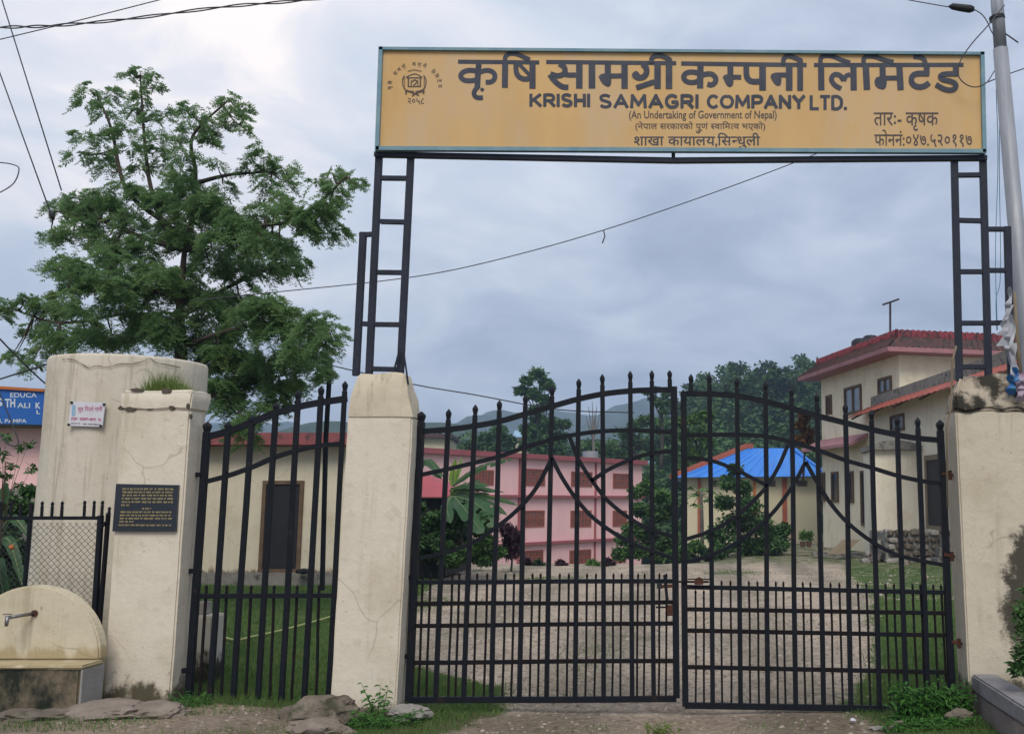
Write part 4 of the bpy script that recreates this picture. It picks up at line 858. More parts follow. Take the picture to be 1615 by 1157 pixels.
rag('long torn pale plastic strips hanging beside the utility pole', [(1594, 452, 1590, 490, 5, 9), (1592, 480, 1585, 545, 10, 20), (1595, 495, 1596, 575, 8, 10), (1586, 500, 1583, 528, 8, 16), (1598, 540, 1599, 600, 9, 11), (1589, 530, 1590, 560, 10, 5)], 7.33, M['rag_white'])
rag('crumpled blue and teal plastic scrap on the right pillar top', [(1601, 578, 1606, 612, 7, 10), (1594, 590, 1596, 622, 9, 14)], 7.30, M['rag_blue'])
rag('crumpled mauve plastic scrap on the right pillar top', [(1606, 600, 1611, 632, 9, 14), (1610, 588, 1613, 612, 9, 12)], 7.29, M['rag_pink'])
MB().tube([at(1600, 460, 7.7), at(1603, 520, 7.68), at(1611, 610, 7.62)], [.012, .016, .018], 8).build('wooden_stick', M['wood'], None, 'weathered wooden stick standing between ladder post and steel pole', 'stick', smooth=True)


# ------------------------------------------------------------------ facades
class Fac:
    def __init__(s, P0, d):
        s.P = Vector(P0); s.d = Vector(d).normalized(); s.n = Vector((s.d.y, -s.d.x, 0))
        if s.n.dot(Vector((0, 0, H))-s.P) < 0: s.n = -s.n
    def sz(s, u, v):
        p = hit(u, v, s.P, s.n); return (p-s.P).dot(s.d), p.z
    def w(s, a, z, out=0): p = s.P+s.d*a+s.n*out; return Vector((p.x, p.y, z))
    def box(s, mb, a0, a1, z0, z1, o0, o1):
        return mb.loft([[s.w(a0, z, o0), s.w(a1, z, o0), s.w(a1, z, o1), s.w(a0, z, o1)] for z in (z0, z1)])
    def pxbox(s, mb, u0, v0, u1, v1, o0, o1):
        um, vm = (u0+u1)/2, (v0+v1)/2
        a0, a1 = s.sz(u0, vm)[0], s.sz(u1, vm)[0]; z1, z0 = s.sz(um, v0)[1], s.sz(um, v1)[1]
        return s.box(mb, min(a0, a1), max(a0, a1), z0, z1, o0, o1)
    def opening(s, parent, u0, v0, u1, v1, mf, mpn, nv=1, nh=0, fr=.06, name='window', bars=0, proud=.05):
        um, vm = (u0+u1)/2, (v0+v1)/2
        a0, a1 = sorted((s.sz(u0, vm)[0], s.sz(u1, vm)[0])); z1, z0 = s.sz(um, v0)[1], s.sz(um, v1)[1]
        f = MB(); s.box(f, a0, a0+fr, z0, z1, -.02, proud); s.box(f, a1-fr, a1, z0, z1, -.02, proud)
        s.box(f, a0+fr, a1-fr, z1-fr, z1, -.02, proud-.003); s.box(f, a0+fr, a1-fr, z0, z0+fr, -.02, proud-.003)
        for i in range(1, nv): c_ = a0+(a1-a0)*i/nv; s.box(f, c_-fr*.4, c_+fr*.4, z0+fr, z1-fr, -.02, proud-.008)
        for i in range(1, nh): c_ = z0+(z1-z0)*i/nh; s.box(f, a0+fr, a1-fr, c_-fr*.35, c_+fr*.35, -.02, proud-.012)
        for i in range(1, bars+1): c_ = a0+(a1-a0)*i/(bars+1); s.box(f, c_-.03, c_+.03, z0+fr, z1-fr, 0, proud-.016)
        fo = f.build(name, mf, parent); p = MB(); s.box(p, a0+fr*.5, a1-fr*.5, z0+fr*.5, z1-fr*.5, -.02, .012); p.build('pane' if name == 'window' else 'panel', mpn, fo); return fo

# pink building
pk = Fac(at(1012, 800, 75), (-.525, -.851, 0)); LEN = 22.5
pkb = thing('pink_building', 'three storey pink building with rows of red brown shuttered windows', 'building', (pk.P.x, pk.P.y, -3.6))
mb = MB(); pk.box(mb, 0, LEN, -5, 4.12, -9, 0); mb.build('wall', M['pink'], pkb)
mb = MB(); pk.box(mb, -.25, LEN+.2, 4.122, 4.42, -9.2, .35); mb.build('roof_slab', M['pink_trim'], pkb)
for z_ in (1.72, -1.18): mb = MB(); pk.box(mb, -.12, LEN, z_, z_+.16, -.05, .28); mb.build('ledge', M['pink_trim'], pkb)
for bx in ((748, 740, 778, 764), (825, 738.5, 859, 765), (900.5, 743, 933.5, 766.5), (966.5, 746, 992, 769), (822, 804, 858, 830), (899.5, 804, 932, 830), (966, 804, 988, 829), (820, 867, 856, 888), (898, 866, 931.5, 888), (965, 864, 986, 886), (750, 803, 785, 831), (745, 869, 780, 890)):
    pk.opening(pkb, *bx, M['shutter'], M['shutter_pane'], nv=3, nh=2, bars=5, fr=.09)
for a in (5.5, 13.2): mb = MB(); pk.box(mb, a, a+.12, -5, 4.1, 0, .1); mb.build('drain_pipe', M['pink_trim'], pkb)
MB().tube([at(931, 722, 80), at(931, 711, 80)], .62, 16).build('roof_tank', M['steel'], None, 'grey water tank standing on the roof of the pink building', 'water tank', smooth=False)
# cream building behind it
o_ = thing('distant_house', 'cream house with brown roof edge behind the top left of the pink building', 'building', tuple(at(675, 720, 100)))
ff = Fac(at(675, 700, 100), (1, .15, 0))
mb = MB(); ff.pxbox(mb, 630, 690, 709, 735, -8, 0); mb.build('wall', M['hall_wall'], o_); mb = MB(); ff.pxbox(mb, 622, 684, 714, 690, -8.5, .7); mb.build('roof', M['roof_worn'], o_)
# teal and cream house to its right
o_ = thing('distant_house', 'two storey cream and teal house between pink building and blue roofed hall', 'building', tuple(at(1040, 790, 120)))
ff = Fac(at(1040, 740, 120), (1, -.2, 0))
mb = MB(); ff.pxbox(mb, 1005, 730, 1085, 752, -9, 0); mb.build('upper_wall', M['hall_wall'], o_); mb = MB(); ff.pxbox(mb, 1005, 753.5, 1085, 800, -9, 0); mb.build('lower_wall', M['teal'], o_)
mb = MB(); ff.pxbox(mb, 1003, 751.5, 1087, 753.8, -9, .8); mb.build('balcony_slab', M['concrete'], o_); mb = MB(); ff.pxbox(mb, 1000, 726, 1089, 730, -9.5, 1); mb.build('roof', M['sky_blue_roof'], o_)
for bx in ((1015, 735, 1022, 748), (1032, 735, 1039, 748), (1049, 735, 1058, 747), (1014, 759, 1021, 770), (1034, 759, 1041, 772), (1054, 758, 1060, 770)): ff.opening(o_, *bx, M['concrete'], M['dark_glass'], fr=.08)
for (u0, v0, u1, v1, Yd, lab) in ((809, 678, 832, 700, 130, 'small pale blue roofed shed between distant trees left of the tall tree'), (1028, 692, 1062, 712, 128, 'pale blue sheet roof of a house among trees behind the gate centre')):
    o_ = thing('distant_house', lab, 'building', tuple(at((u0+u1)/2, v1, Yd))); ff = Fac(at((u0+u1)/2, v1, Yd), (1, .1, 0))
    mb = MB(); ff.pxbox(mb, u0+2, (v0+v1)/2, u1-2, v1+20, -5, 0); mb.build('wall', M['hall_wall'], o_)
    a0, z0 = ff.sz(u0, (v0+v1)/2+.5); a1, _ = ff.sz(u1, (v0+v1)/2); z1 = ff.sz(u0, v0)[1]
    MB().loft([[ff.w(a0, z0, .6), ff.w(a1, z0, .6), ff.w(a1, z1, -2.5), ff.w(a0, z1, -2.5)], [ff.w(a0, z0+.15, .6), ff.w(a1, z0+.15, .6), ff.w(a1, z1+.15, -2.5), ff.w(a0, z1+.15, -2.5)]]).build('roof', M['sky_blue_roof'], o_)

# blue-roofed hall
hb = thing('blue_roofed_hall', 'low cream hall with bright blue sheet roof and red brick pilasters', 'building', (2.5, 50, -.8))
ff = Fac((2.5, 50, 0), (1, 0, 0))
MB().box(-.75, 5.9, 50, 58.5, -1.5, 2.66).build('wall', M['hall_wall'], hb)
e0, e1, e2, e3 = (-1.15, 49.35, 2.62), (6.3, 49.35, 2.68), (6.1, 59, 2.68), (-1.15, 59, 2.62); ra, rb_ = (2.62, 54, 4.25), (5.2, 54, 4.25)
MB().add([e0, e1, e2, e3, ra, rb_], [(0, 1, 5, 4), (1, 2, 5), (2, 3, 4, 5), (3, 0, 4), (3, 2, 1, 0)]).build('sheet_roof', M['blue_tin'], hb)
MB().bar([Vector(e0)+Vector((-.1, 0, .03)), Vector(ra)+Vector((-.1, 0, .10)), Vector(ra)+Vector((.3, 0, .11))], .26, .2).build('ridge_cap', M['terracotta'], hb)
MB().bar([Vector(rb_)+Vector((-.3, 0, .06)), Vector(e1)+Vector((0, 0, .05))], .10, .1).build('ridge_cap', M['blue_tin'], hb)
for k in range(12):
    a = .06+.88*k/11; p0 = Vector(e0).lerp(Vector(e1), a); p1 = Vector(ra).lerp(Vector(rb_), a)
    MB().bar([p0+Vector((0, 0, .012)), p1+Vector((0, 0, .012))], .03, .012).build('sheet_seam', M['blue_tin'], hb)
for u, w_, mm in ((1103, 5, 'terracotta'), (1237.5, 7, 'terracotta'), (1190, 4, 'orange')): mb = MB(); ff.pxbox(mb, u-w_/2, 754, u+w_/2, 842, -.02, .12); mb.build('pilaster', M[mm], hb)
for bx in ((1214, 757, 1223, 766), (1257, 757, 1273, 766), (1120, 757, 1131, 766)): ff.opening(hb, *bx, M['door_frame'], M['dark_glass'], fr=.05, nv=2)

# cream two-storey house
dA = Vector((-.24, .97, 0)).normalized(); fa_ = Fac((6.49, 40, 0), dA); cornr = fa_.w(-3.3, 0); dB = Vector((.97, .24, 0)).normalized(); fb_ = Fac(cornr, dB)
hs = thing('cream_house', 'two storey cream house with maroon tiled roof edge at the right', 'building', tuple(cornr-Vector((0, 0, .5))))
Lc = fa_.w(4.6, 0)
def foot(e, z):  # footprint grown by e
    c0 = cornr-dA*e-dB*e; c1 = Lc+dA*e-dB*e; c2 = Lc+dA*e+dB*(11+e); c3 = cornr-dA*e+dB*(11+e)
    return [Vector((p.x, p.y, z)) for p in (c0, c1, c2, c3)]
MB().loft([foot(0, -1.2), foot(0, 6.74)]).build('wall', M['house'], hs)
MB().loft([foot(.78, 6.742), foot(.80, 6.90)]).build('eave_slab', M['roof_pink'], hs)
MB().loft([foot(.76, 6.902), foot(.14, 7.37)]).build('tiled_skirt', M['roof_worn'], hs)
MB().loft([foot(.12, 7.372), foot(.10, 7.64)]).build('parapet', M['roof_red'], hs)
mb = MB(); o1, o2, p1, p2 = foot(.77, 6.905), foot(.15, 7.375), foot(.13, 7.40), foot(.11, 7.655)
for (i, j, nseg) in ((0, 1, 38), (0, 3, 52)):
    for k in range(nseg+1):
        a = k/nseg; mb.bar([o1[i].lerp(o1[j], a), o2[i].lerp(o2[j], a)], .08, .05)
mb.build('tile_ribs', M['roof_worn'], hs, kind='stuff')
mb = MB()
for (i, j, nseg) in ((0, 1, 38), (0, 3, 52)):
    for k in range(nseg+1):
        a = k/nseg; mb.bar([p1[i].lerp(p1[j], a), p2[i].lerp(p2[j], a)], .10, .06)
mb.build('parapet_ribs', M['roof_red'], hs, kind='stuff')
for bx, nv in (((1333, 608, 1359.5, 652), 2), ((1386, 594, 1407, 620), 2), ((1304, 622.5, 1312.5, 655), 2), ((1312.6, 743, 1323, 791), 1), ((1339.6, 742, 1347, 792), 1), ((1297, 744, 1302, 790), 1)):
    fa_.opening(hs, *bx, M['door_frame'], M['glass'] if bx[1] < 610 else M['dark_glass'], nv=nv, fr=.10, proud=.07)
fa_.opening(hs, 1359, 741, 1374, 828, M['door_frame'], M['dark_door'], fr=.09, name='door', proud=.07)
mb = MB(); fa_.pxbox(mb, 1300, 655, 1315, 658, -.02, .12); mb.build('sill', M['house'], hs)
# sloping pink canopy over the ground-floor windows
a0, a1 = -.4, 5.2
MB().loft([[fa_.w(a0, 4.12, -.02), fa_.w(a1, 4.12, -.02), fa_.w(a1, 3.72, .75), fa_.w(a0, 3.72, .75)], [fa_.w(a0, 3.95, -.02), fa_.w(a1, 3.95, -.02), fa_.w(a1, 3.60, .75), fa_.w(a0, 3.60, .75)]]).build('canopy', M['roof_pink'], hs)
for (u, v0, v1, Yd, r_, lab) in ((1358, 533, 548, 44, .42, 'black plastic tank on the roof of the cream house, left one'), (1373, 528, 542, 46, .38, 'black plastic tank on the roof of the cream house, right one')):
    MB().tube([at(u, v1+6, Yd), at(u, v0+5, Yd), at(u, v0+1, Yd), at(u, v0, Yd)], [r_, r_, r_*.7, r_*.3], 14).build('roof_tank', M['black'], None, lab, 'water tank', smooth=True)
an = thing('antenna', 'thin television antenna with one crossbar above the cream house roof', 'antenna', tuple(at(1404, 523, 39)))
MB().tube([at(1404, 530, 39), at(1404, 475, 39)], .045, 6).build('mast', M['wire'], an); MB().tube([at(1392, 480, 39), at(1418, 471, 38.5)], .035, 6).build('crossbar', M['wire'], an)

# wing with orange-red tin awning
wd_ = Vector((-1.77, 14.5, 0)).normalized(); fw = Fac((6.63, 40, 0), wd_)
wg = thing('house_wing', 'single storey wing with orange red tin awning and worn cement parapet', 'building', (7, 34, -.4))
q0, q1 = fw.w(-.5, 0), fw.w(-15.5, 0); rr = Vector((wd_.y, -wd_.x, 0))*6
def qz(off, z, a0=-.2, a1=-15.5): return [fw.w(a0, z, off), fw.w(a1, z, off), fw.w(a1, z, -5), fw.w(a0, z, -5)]
MB().loft([qz(0, -1), qz(0, 5.0)]).build('wall', M['house_rough'], wg); MB().loft([qz(.06, 5.002, -.5), qz(.05, 5.45, -.5)]).build('cement_parapet', M['concrete'], wg)
mb = MB(); nn_ = 60; top_, bot_ = [], []
for k in range(nn_+1):
    a = -.1-15.6*k/nn_; rz = .03*(k % 2)
    top_.append([fw.w(a, 5.08+rz, .055), fw.w(a, 4.70+rz, .80)])
vs = [p for r_ in top_ for p in r_]; mb.add(vs+[p-Vector((0, 0, .03)) for p in vs], [(2*i, 2*i+1, 2*i+3, 2*i+2) for i in range(nn_)]+[(2*nn_+2+2*i, 2*nn_+4+2*i, 2*nn_+5+2*i, 2*nn_+3+2*i) for i in range(nn_)]+[(2*i+1, 2*nn_+3+2*i, 2*nn_+5+2*i, 2*i+3) for i in range(nn_)]+[(0, 2*nn_+2, 2*nn_+3, 1)])
mb.build('tin_awning', M['red_tin'], wg)
for k in range(6): a = -.4-2.6*k; MB().bar([fw.w(a, 4.62, .74), fw.w(a, 4.98, .02)], .07, .06).build('rafter', M['door_frame'], wg)
fw.opening(wg, 1405, 653, 1427, 680, M['door_frame'], M['dark_glass'], nv=2, fr=.10)
fw.opening(wg, 1461, 716, 1488, 836, M['wood'], M['dark_door'], fr=.16, name='door')
# porch
po = thing('porch', 'small porch block with rough white plaster and a rounded cement roof slab', 'porch', (6.5, 34, -.4))
MB().box(5.83, 7.34, 34, 36.2, -1, 3.16).build('wall', M['house_rough'], po)
arcp = [(5.72+1.75*k/10, 3.18+.30*math.sin(math.pi*min(1, (k+1.2)/11.5))**.6) for k in range(11)]
MB().loft([[(5.72, 33.8, 3.165)]+[(x_, 33.8, z_) for x_, z_ in arcp]+[(7.47, 33.8, 3.165)], [(5.72, 36.3, 3.165)]+[(x_, 36.3, z_) for x_, z_ in arcp]+[(7.47, 36.3, 3.165)]]).build('rounded_slab', M['concrete'], po)
MB().bar([(6.62, 33.99, 1.1), (6.62, 33.99, 2.25)], .12, .06).build('meter_box', M['concrete'], po)
# stone platform: rubble stones picked out one by one
pt = thing('stone_platform', 'rough rubble stone platform in front of the porch', 'platform', (6.7, 32, -.45))
MB().box(5.62, 8.3, 31.1, 33.99, -.8, .55).build('core', M['concrete'], pt)
def stone_mesh(seed):
    rd = random.Random(seed); bm = bmesh.new(); bmesh.ops.create_icosphere(bm, subdivisions=1, radius=.5)
    for v in bm.verts: v.co *= 1+rd.uniform(-.16, .16); v.co.x = max(-.44, min(.44, v.co.x)); v.co.z = max(-.42, min(.42, v.co.z))
    me = bpy.data.meshes.new('stone'); bm.to_mesh(me); bm.free(); return me
sm_ = []
for k in range(5):
    q = stone_mesh(k); q.materials.append(M['rock_pale'] if k % 2 else M['rock']); sm_.append(q)
def stone(parent, x_, y_, z_, sx, sy, sz):
    o = link('stone', random.choice(sm_), parent, Vector((x_, y_, z_))-worigin(parent)); o.scale = (sx, sy, sz); o.rotation_euler = (random.uniform(-.2, .2), random.uniform(-.2, .2), random.uniform(-.15, .15))
z_ = -.38
while z_ < .55:
    hgt_ = random.uniform(.18, .26); x_ = 5.66
    while x_ < 7.9: w_ = random.uniform(.2, .42); stone(pt, x_+w_/2, 31.08, z_+hgt_/2, w_*1.05, .26, hgt_*1.12); x_ += w_
    z_ += hgt_
for k in range(9): stone(pt, 5.75+k*.27, 31.3+random.uniform(0, .5), .58, random.uniform(.25, .4), .35, random.uniform(.12, .3))
rb = thing('rubble_heap', 'heap of pale rubble stones at the left end of the stone platform', 'rubble', (5.4, 31.6, -.45))
for k in range(26): a = random.uniform(0, 1); stone(rb, 5.0+.75*a+random.uniform(-.1, .1), 31.3+random.uniform(-.3, .5), -.32+random.uniform(0, 1.0)*a*.9, random.uniform(.18, .36), .3, random.uniform(.14, .26))
st_ = thing('cement_steps', 'stacked cement steps below the dark door at the far right', 'steps', (7.3, 30.8, -.4))
for k in range(3): MB().box(6.95+.12*k, 8.3, 30.2+.28*k, 31.05, -.45+.3*k+.002, -.15+.3*k).build('step', M['concrete'], st_, bevel=.02)
MB().prism([at(1305, 872, 33), at(1312, 873, 33), at(1336, 851, 34.2), at(1329, 850, 34.2)], (.5, .4, .0)).build('plank', M['wood'], None, 'brown plank leaning beside the rubble in front of the house', 'plank')
MB().prism([(3.9, 35.2, -.35), (6.2, 34.4, -.35), (6.2, 34.8, -.35), (3.9, 35.7, -.35)], (0, 0, .14)).build('kerb', M['concrete'], None, 'pale cement kerb running along the foot of the cream house', 'kerb')

# shed behind the wicket gate
shd = thing('cream_shed', 'low cream shed with dark doorway and faded red fascia behind the side gate', 'shed', (-7, 21, 0))
x0, x1 = at(318, 800, 20).x, at(545, 800, 20).x; zt_ = at(430, 703, 20).z
MB().box(x0, x1, 20, 22.8, -.1, zt_).build('wall', M['shed_wall'], shd)
MB().box(x0-.35, x1+.3, 19.6, 23.0, zt_+.002, zt_+.24).build('roof_slab', M['fascia'], shd, bevel=.01)
MB().box(x0-.02, x1+.02, 19.86, 20, -.1, .14).build('plinth', M['concrete'], shd)
fs = Fac((x0, 20, 0), (1, 0, 0)); fs.opening(shd, 412, 757, 477, 902, M['door_frame'], M['dark_door'], fr=.07, name='door')
for k, (u, du, lab) in enumerate(((318, 13, 'upper'), (318, 30, ''))): pass
ps = thing('concrete_post', 'short mossy white cement stump just inside the side gate', 'post', tuple(at(318, 1070, 8.7)))
rough_solid('stump', [rect(at(303, 1000, 8.7).x, at(334, 1000, 8.7).x, 8.7, 8.95, -.05), rect(at(306, 1000, 8.7).x, at(333, 1000, 8.7).x, 8.7, 8.95, at(318, 970, 8.7).z)], plaster('stump_limewash', (.5, .46, .4), .45, grime=(.03, .032, .02)), ps)
MB().box(at(308, 960, 8.8).x, at(326, 960, 8.8).x, 8.76, 8.9, at(318, 970, 8.7).z-.01, at(318, 948, 8.8).z).build('stump_top', M['rock_pale'], ps, bevel=.01)
gp = [hit(u, v, Vector((0, 0, .035)), Vector((0, 0, 1))) for u, v in ((325, 985), (345, 1000), (372, 1008), (398, 1003), (440, 994), (500, 978), (530, 969), (560, 960))]
MB().tube(smoothpts(gp, 5), .014, 6).build('garden_hose', M['hose'], None, 'yellow green garden hose lying across the lawn behind the side gate', 'hose', smooth=True)
pole_ = MB().tube([at(521, 567, 14), at(514, 690, 14), at(508, 930, 14)], .035, 8).build('iron_pole', M['iron'], None, 'thin dark pole standing behind the top of the side gate', 'pole')
for (u, v, w_, h_, lab) in ((478, 917, 22, 6, 'black scrap heap lying at the shed wall right of its door'),):
    c_ = at(u, v, 19.7); o = link('scrap_heap', stone_mesh(77), None, (c_.x, 19.7, .18)); o.data.materials.append(M['black']); o.scale = (.34, .2, .14); tagp(o, lab, 'scrap')

# red-roofed hut
ht = thing('red_roofed_hut', 'small dark hut with a red tin roof among the banana plants', 'hut', (-5.6, 22.5, 0))
xa_, xb_ = at(600, 800, 22).x, at(700, 800, 22).x; ze = at(690, 783, 22).z; zr = at(650, 742, 23.2).z
MB().box(xa_, xb_, 22.3, 24.6, -.1, ze-.02).build('wall', M['dark_door'], ht)
e = [(xa_-.2, 22, ze), (at(737, 780, 22).x, 22, ze), (at(737, 780, 22).x, 25, ze), (xa_-.2, 25, ze)]; rr_2 = [(xa_+.4, 23.5, zr), (at(662, 745, 23.5).x, 23.5, zr)]
MB().add(e+rr_2, [(0, 1, 5, 4), (1, 2, 5), (2, 3, 4, 5), (3, 0, 4), (3, 2, 1, 0)]).build('tin_roof', M['hut_red'], ht)

# pink annex and blue banner behind the fence at left
ax_ = thing('pink_annex', 'pink wall of a neighbouring building at the left edge under the blue banner', 'building', tuple(at(20, 800, 17)))
x0, x1 = at(-260, 700, 17).x, at(75, 700, 17).x
MB().box(x0, x1, 17, 21, at(20, 770, 17).z, at(20, 674, 17).z).build('wall', M['pink'], ax_); MB().box(x0-.05, x1+.05, 16.9, 21, -.1, at(20, 770, 17).z-.003).build('brown_base', M['concrete'], ax_)
MB().box(x0-.3, x1+.3, 16.6, 21.3, at(20, 674, 17).z+.003, at(20, 670, 17).z+.04).build('roof_slab', M['concrete'], ax_)
bn = thing('blue_banner', 'blue banner with white capital letters and orange top edge at the left', 'banner', tuple(at(0, 668, 16.5)))
bnp = MB().prism([at(-180, 600, 16.5), at(70, 616, 16.5), at(66, 669, 16.5), at(-180, 664, 16.5)], (0, .03, 0)).build('banner_board', M['blue_board'], bn)
MB().bar([at(-180, 599, 16.49), at(71, 615, 16.49)], .045, .06).build('top_edge', M['orange'], bn)
bf = lambda u, v, l_=0: at(u, v, 16.497-l_)
for s_, bx in (('EDUCA', (16, 618.5, 58, 626)), ('S', (-7, 627, 4, 640)), ('TH', (8, 628, 24, 641.5)), ('ALI', (27, 634.5, 47.5, 642.5)), ('K', (56, 634, 64, 643.5)), ('L', (57.5, 646, 63, 652)), ('LI, PAMPA', (-6, 660, 42, 667))):
    place(text_mesh(s_, .03 if len(s_) < 3 else .015), bx, bf, 'banner_letters', M['banner_white'], bnp)

# ------------------------------------------------------------------ rocks
def rock(name, label, u, v, Y, wpx, hpx, dep, m, seed, cat='rock', sink=.35):
    c_ = at(u, v, Y); c_.z = max(c_.z, float(hgt(c_.x, Y))+.12*hpx*Y/F); bm = bmesh.new(); bmesh.ops.create_icosphere(bm, subdivisions=4, radius=1)
    sx, sz = wpx*Y/F/2, hpx*Y/F/2; off = Vector((seed*3.1, seed*1.7, 0))
    for q in bm.verts:
        n_ = q.co.normalized(); k = 1+.30*noise.noise(n_*1.3+off)+.16*noise.noise(n_*3.1+off)+.07*noise.noise(n_*7+off)+.03*noise.noise(n_*16+off)
        k = k-.10*abs(noise.noise(n_*2.2-off)); q.co = n_*k; q.co.z = max(q.co.z, -.7)
        q.co = Vector((q.co.x*sx, q.co.y*dep, q.co.z*sz))
    me = bpy.data.meshes.new(name); bm.to_mesh(me); bm.free(); me.materials.append(m); me.shade_smooth(); me.set_sharp_from_angle(angle=R(38))
    o = link(name, me, None, c_); tagp(o, label, cat); return o
rock('boulder', 'large grey brown boulder with a raised hump at the foot of the middle pillar', 508, 1130, 7.15, 118, 58, .17, M['rock'], 3)
rock('boulder', 'small knob of rock on top of the large boulder beside the middle pillar', 542, 1107, 7.17, 32, 20, .06, M['rock'], 5)
rock('boulder', 'smooth pinkish rock at the bottom edge before the large boulder', 500, 1163, 6.86, 104, 36, .12, M['rock_pink'], 8)
rock('flat_stone', 'pale flat stone slab against the right side of the middle pillar foot', 645, 1124, 7.22, 66, 26, .10, M['rock_pale'], 11, 'stone')
rock('flat_stone', 'long flat brown stone slab below the tap basin', 165, 1152, 6.93, 130, 36, .18, M['rock_pink'], 14, 'stone')
rock('flat_stone', 'flat pinkish stone slab below the left pillar', 245, 1152, 6.98, 92, 30, .15, M['rock_pink'], 21, 'stone')
rock('flat_stone', 'flat stone half buried at the very bottom left', 60, 1160, 6.85, 130, 26, .12, M['rock'], 25, 'stone')
rock('small_stone', 'small pinkish stone beside the weeds at the lower right', 1418, 1145, 6.98, 26, 17, .04, M['rock_pink'], 31, 'stone')
rock('small_stone', 'pale broken stone between the weeds and the low wall', 1458, 1150, 6.95, 24, 10, .04, M['rock_pale'], 33, 'stone')
rock('small_stone', 'flat pale stone chip on the dirt left of the weeds', 1385, 1147, 6.98, 26, 6, .03, M['rock_pale'], 35, 'stone')
rock('small_stone', 'white stone chip on the bare dirt under the right gate leaf', 1345, 1134, 7.12, 10, 5, .02, M['white'], 37, 'stone')
rock('small_stone', 'brown stone against the foot of the low wall', 1512, 1128, 7.05, 40, 20, .06, M['rock'], 39, 'stone')
rock('round_stone', 'round tan stone on the yard in front of the stone platform', 1430, 890, 29, 10, 10, .09, M['rock_pink'], 41, 'stone')

# ------------------------------------------------------------------ plants
def leafcloud(cs, rs, per, ll, lw, flat=.5, shell=.5, seed=1, droop=.2):
    """diamond leaves spread through ellipsoidal clumps"""
    g_ = np.random.default_rng(seed); P = []; 
    for c_, r_ in zip(cs, rs):
        k = max(4, int(per)); d = g_.normal(0, 1, (k, 3)); d /= np.linalg.norm(d, axis=1)[:, None]
        q = g_.uniform(0, 1, k)**shell; P.append(np.array(c_)[None]+d*q[:, None]*np.array([r_, r_, r_*.75])[None])
    P = np.concatenate(P); n_ = len(P); a = g_.uniform(0, 6.283, n_); tilt = g_.normal(-droop, flat, n_)
    ax = np.stack([np.cos(a)*np.cos(tilt), np.sin(a)*np.cos(tilt), np.sin(tilt)], -1)
    sd_ = np.cross(ax, g_.normal(0, .55, (n_, 3))+np.array([0, 0, 1])); sd_ /= np.linalg.norm(sd_, axis=1)[:, None]
    L_ = (ll*g_.uniform(.6, 1.3, n_))[:, None]; W_ = (lw*g_.uniform(.6, 1.3, n_))[:, None]
    return np.stack([P, P+ax*L_*.45+sd_*W_*.5, P+ax*L_, P+ax*L_*.45-sd_*W_*.5], 1)
def tree(name, label, cat, base, blobs, Y, ll, lw, per, mleaf, mbark=None, tr=.12, group=None, depth=1.0, seed=1, trunk=True, flat=.5):
    g_ = np.random.default_rng(seed); uc = np.mean([b_[0] for b_ in blobs]); cs, rs = [], []
    for (u, v, r_) in blobs:
        for j in range(2):
            yy = Y+g_.uniform(-1, 1)*depth; p = at(u+g_.uniform(-.25, .25)*r_, v+g_.uniform(-.2, .2)*r_, yy); cs.append(p); rs.append(r_*Y/F*g_.uniform(.75, 1.1))
    B = at(base[0], base[1], Y); B.z = min(B.z, float(hgt(B.x, Y))) if base[1] > 800 else B.z
    o = thing(name, label, cat, tuple(B), group)
    npmesh('crown', leafcloud(cs, rs, per, ll, lw, flat=flat, seed=seed), 4, mleaf, o)
    if trunk:
        mb = MB(); top = at(uc*.6+base[0]*.4, np.mean([b_[1] for b_ in blobs]), Y); mid = B.lerp(top, .55)+Vector((tr, 0, 0))
        mb.tube(smoothpts([B-Vector((0, 0, .1)), mid, top], 4), [tr*(1-.6*i/8) for i in range(9)], 8)
        mb.build('trunk', mbark or M['bark'], o, smooth=True)
        mb = MB()
        for c_ in cs[::2]:
            t_ = random.uniform(.45, .95); s0 = B.lerp(mid, t_*1.6) if t_ < .6 else mid.lerp(top, (t_-.6)/.4)
            mb.tube(smoothpts([s0, s0.lerp(c_, .5)+Vector((0, 0, .08*(c_-s0).length)), c_], 3), [tr*.35*(1-.75*i/6) for i in range(7)], 5)
        mb.build('branches', mbark or M['bark'], o, kind='stuff')
    return o
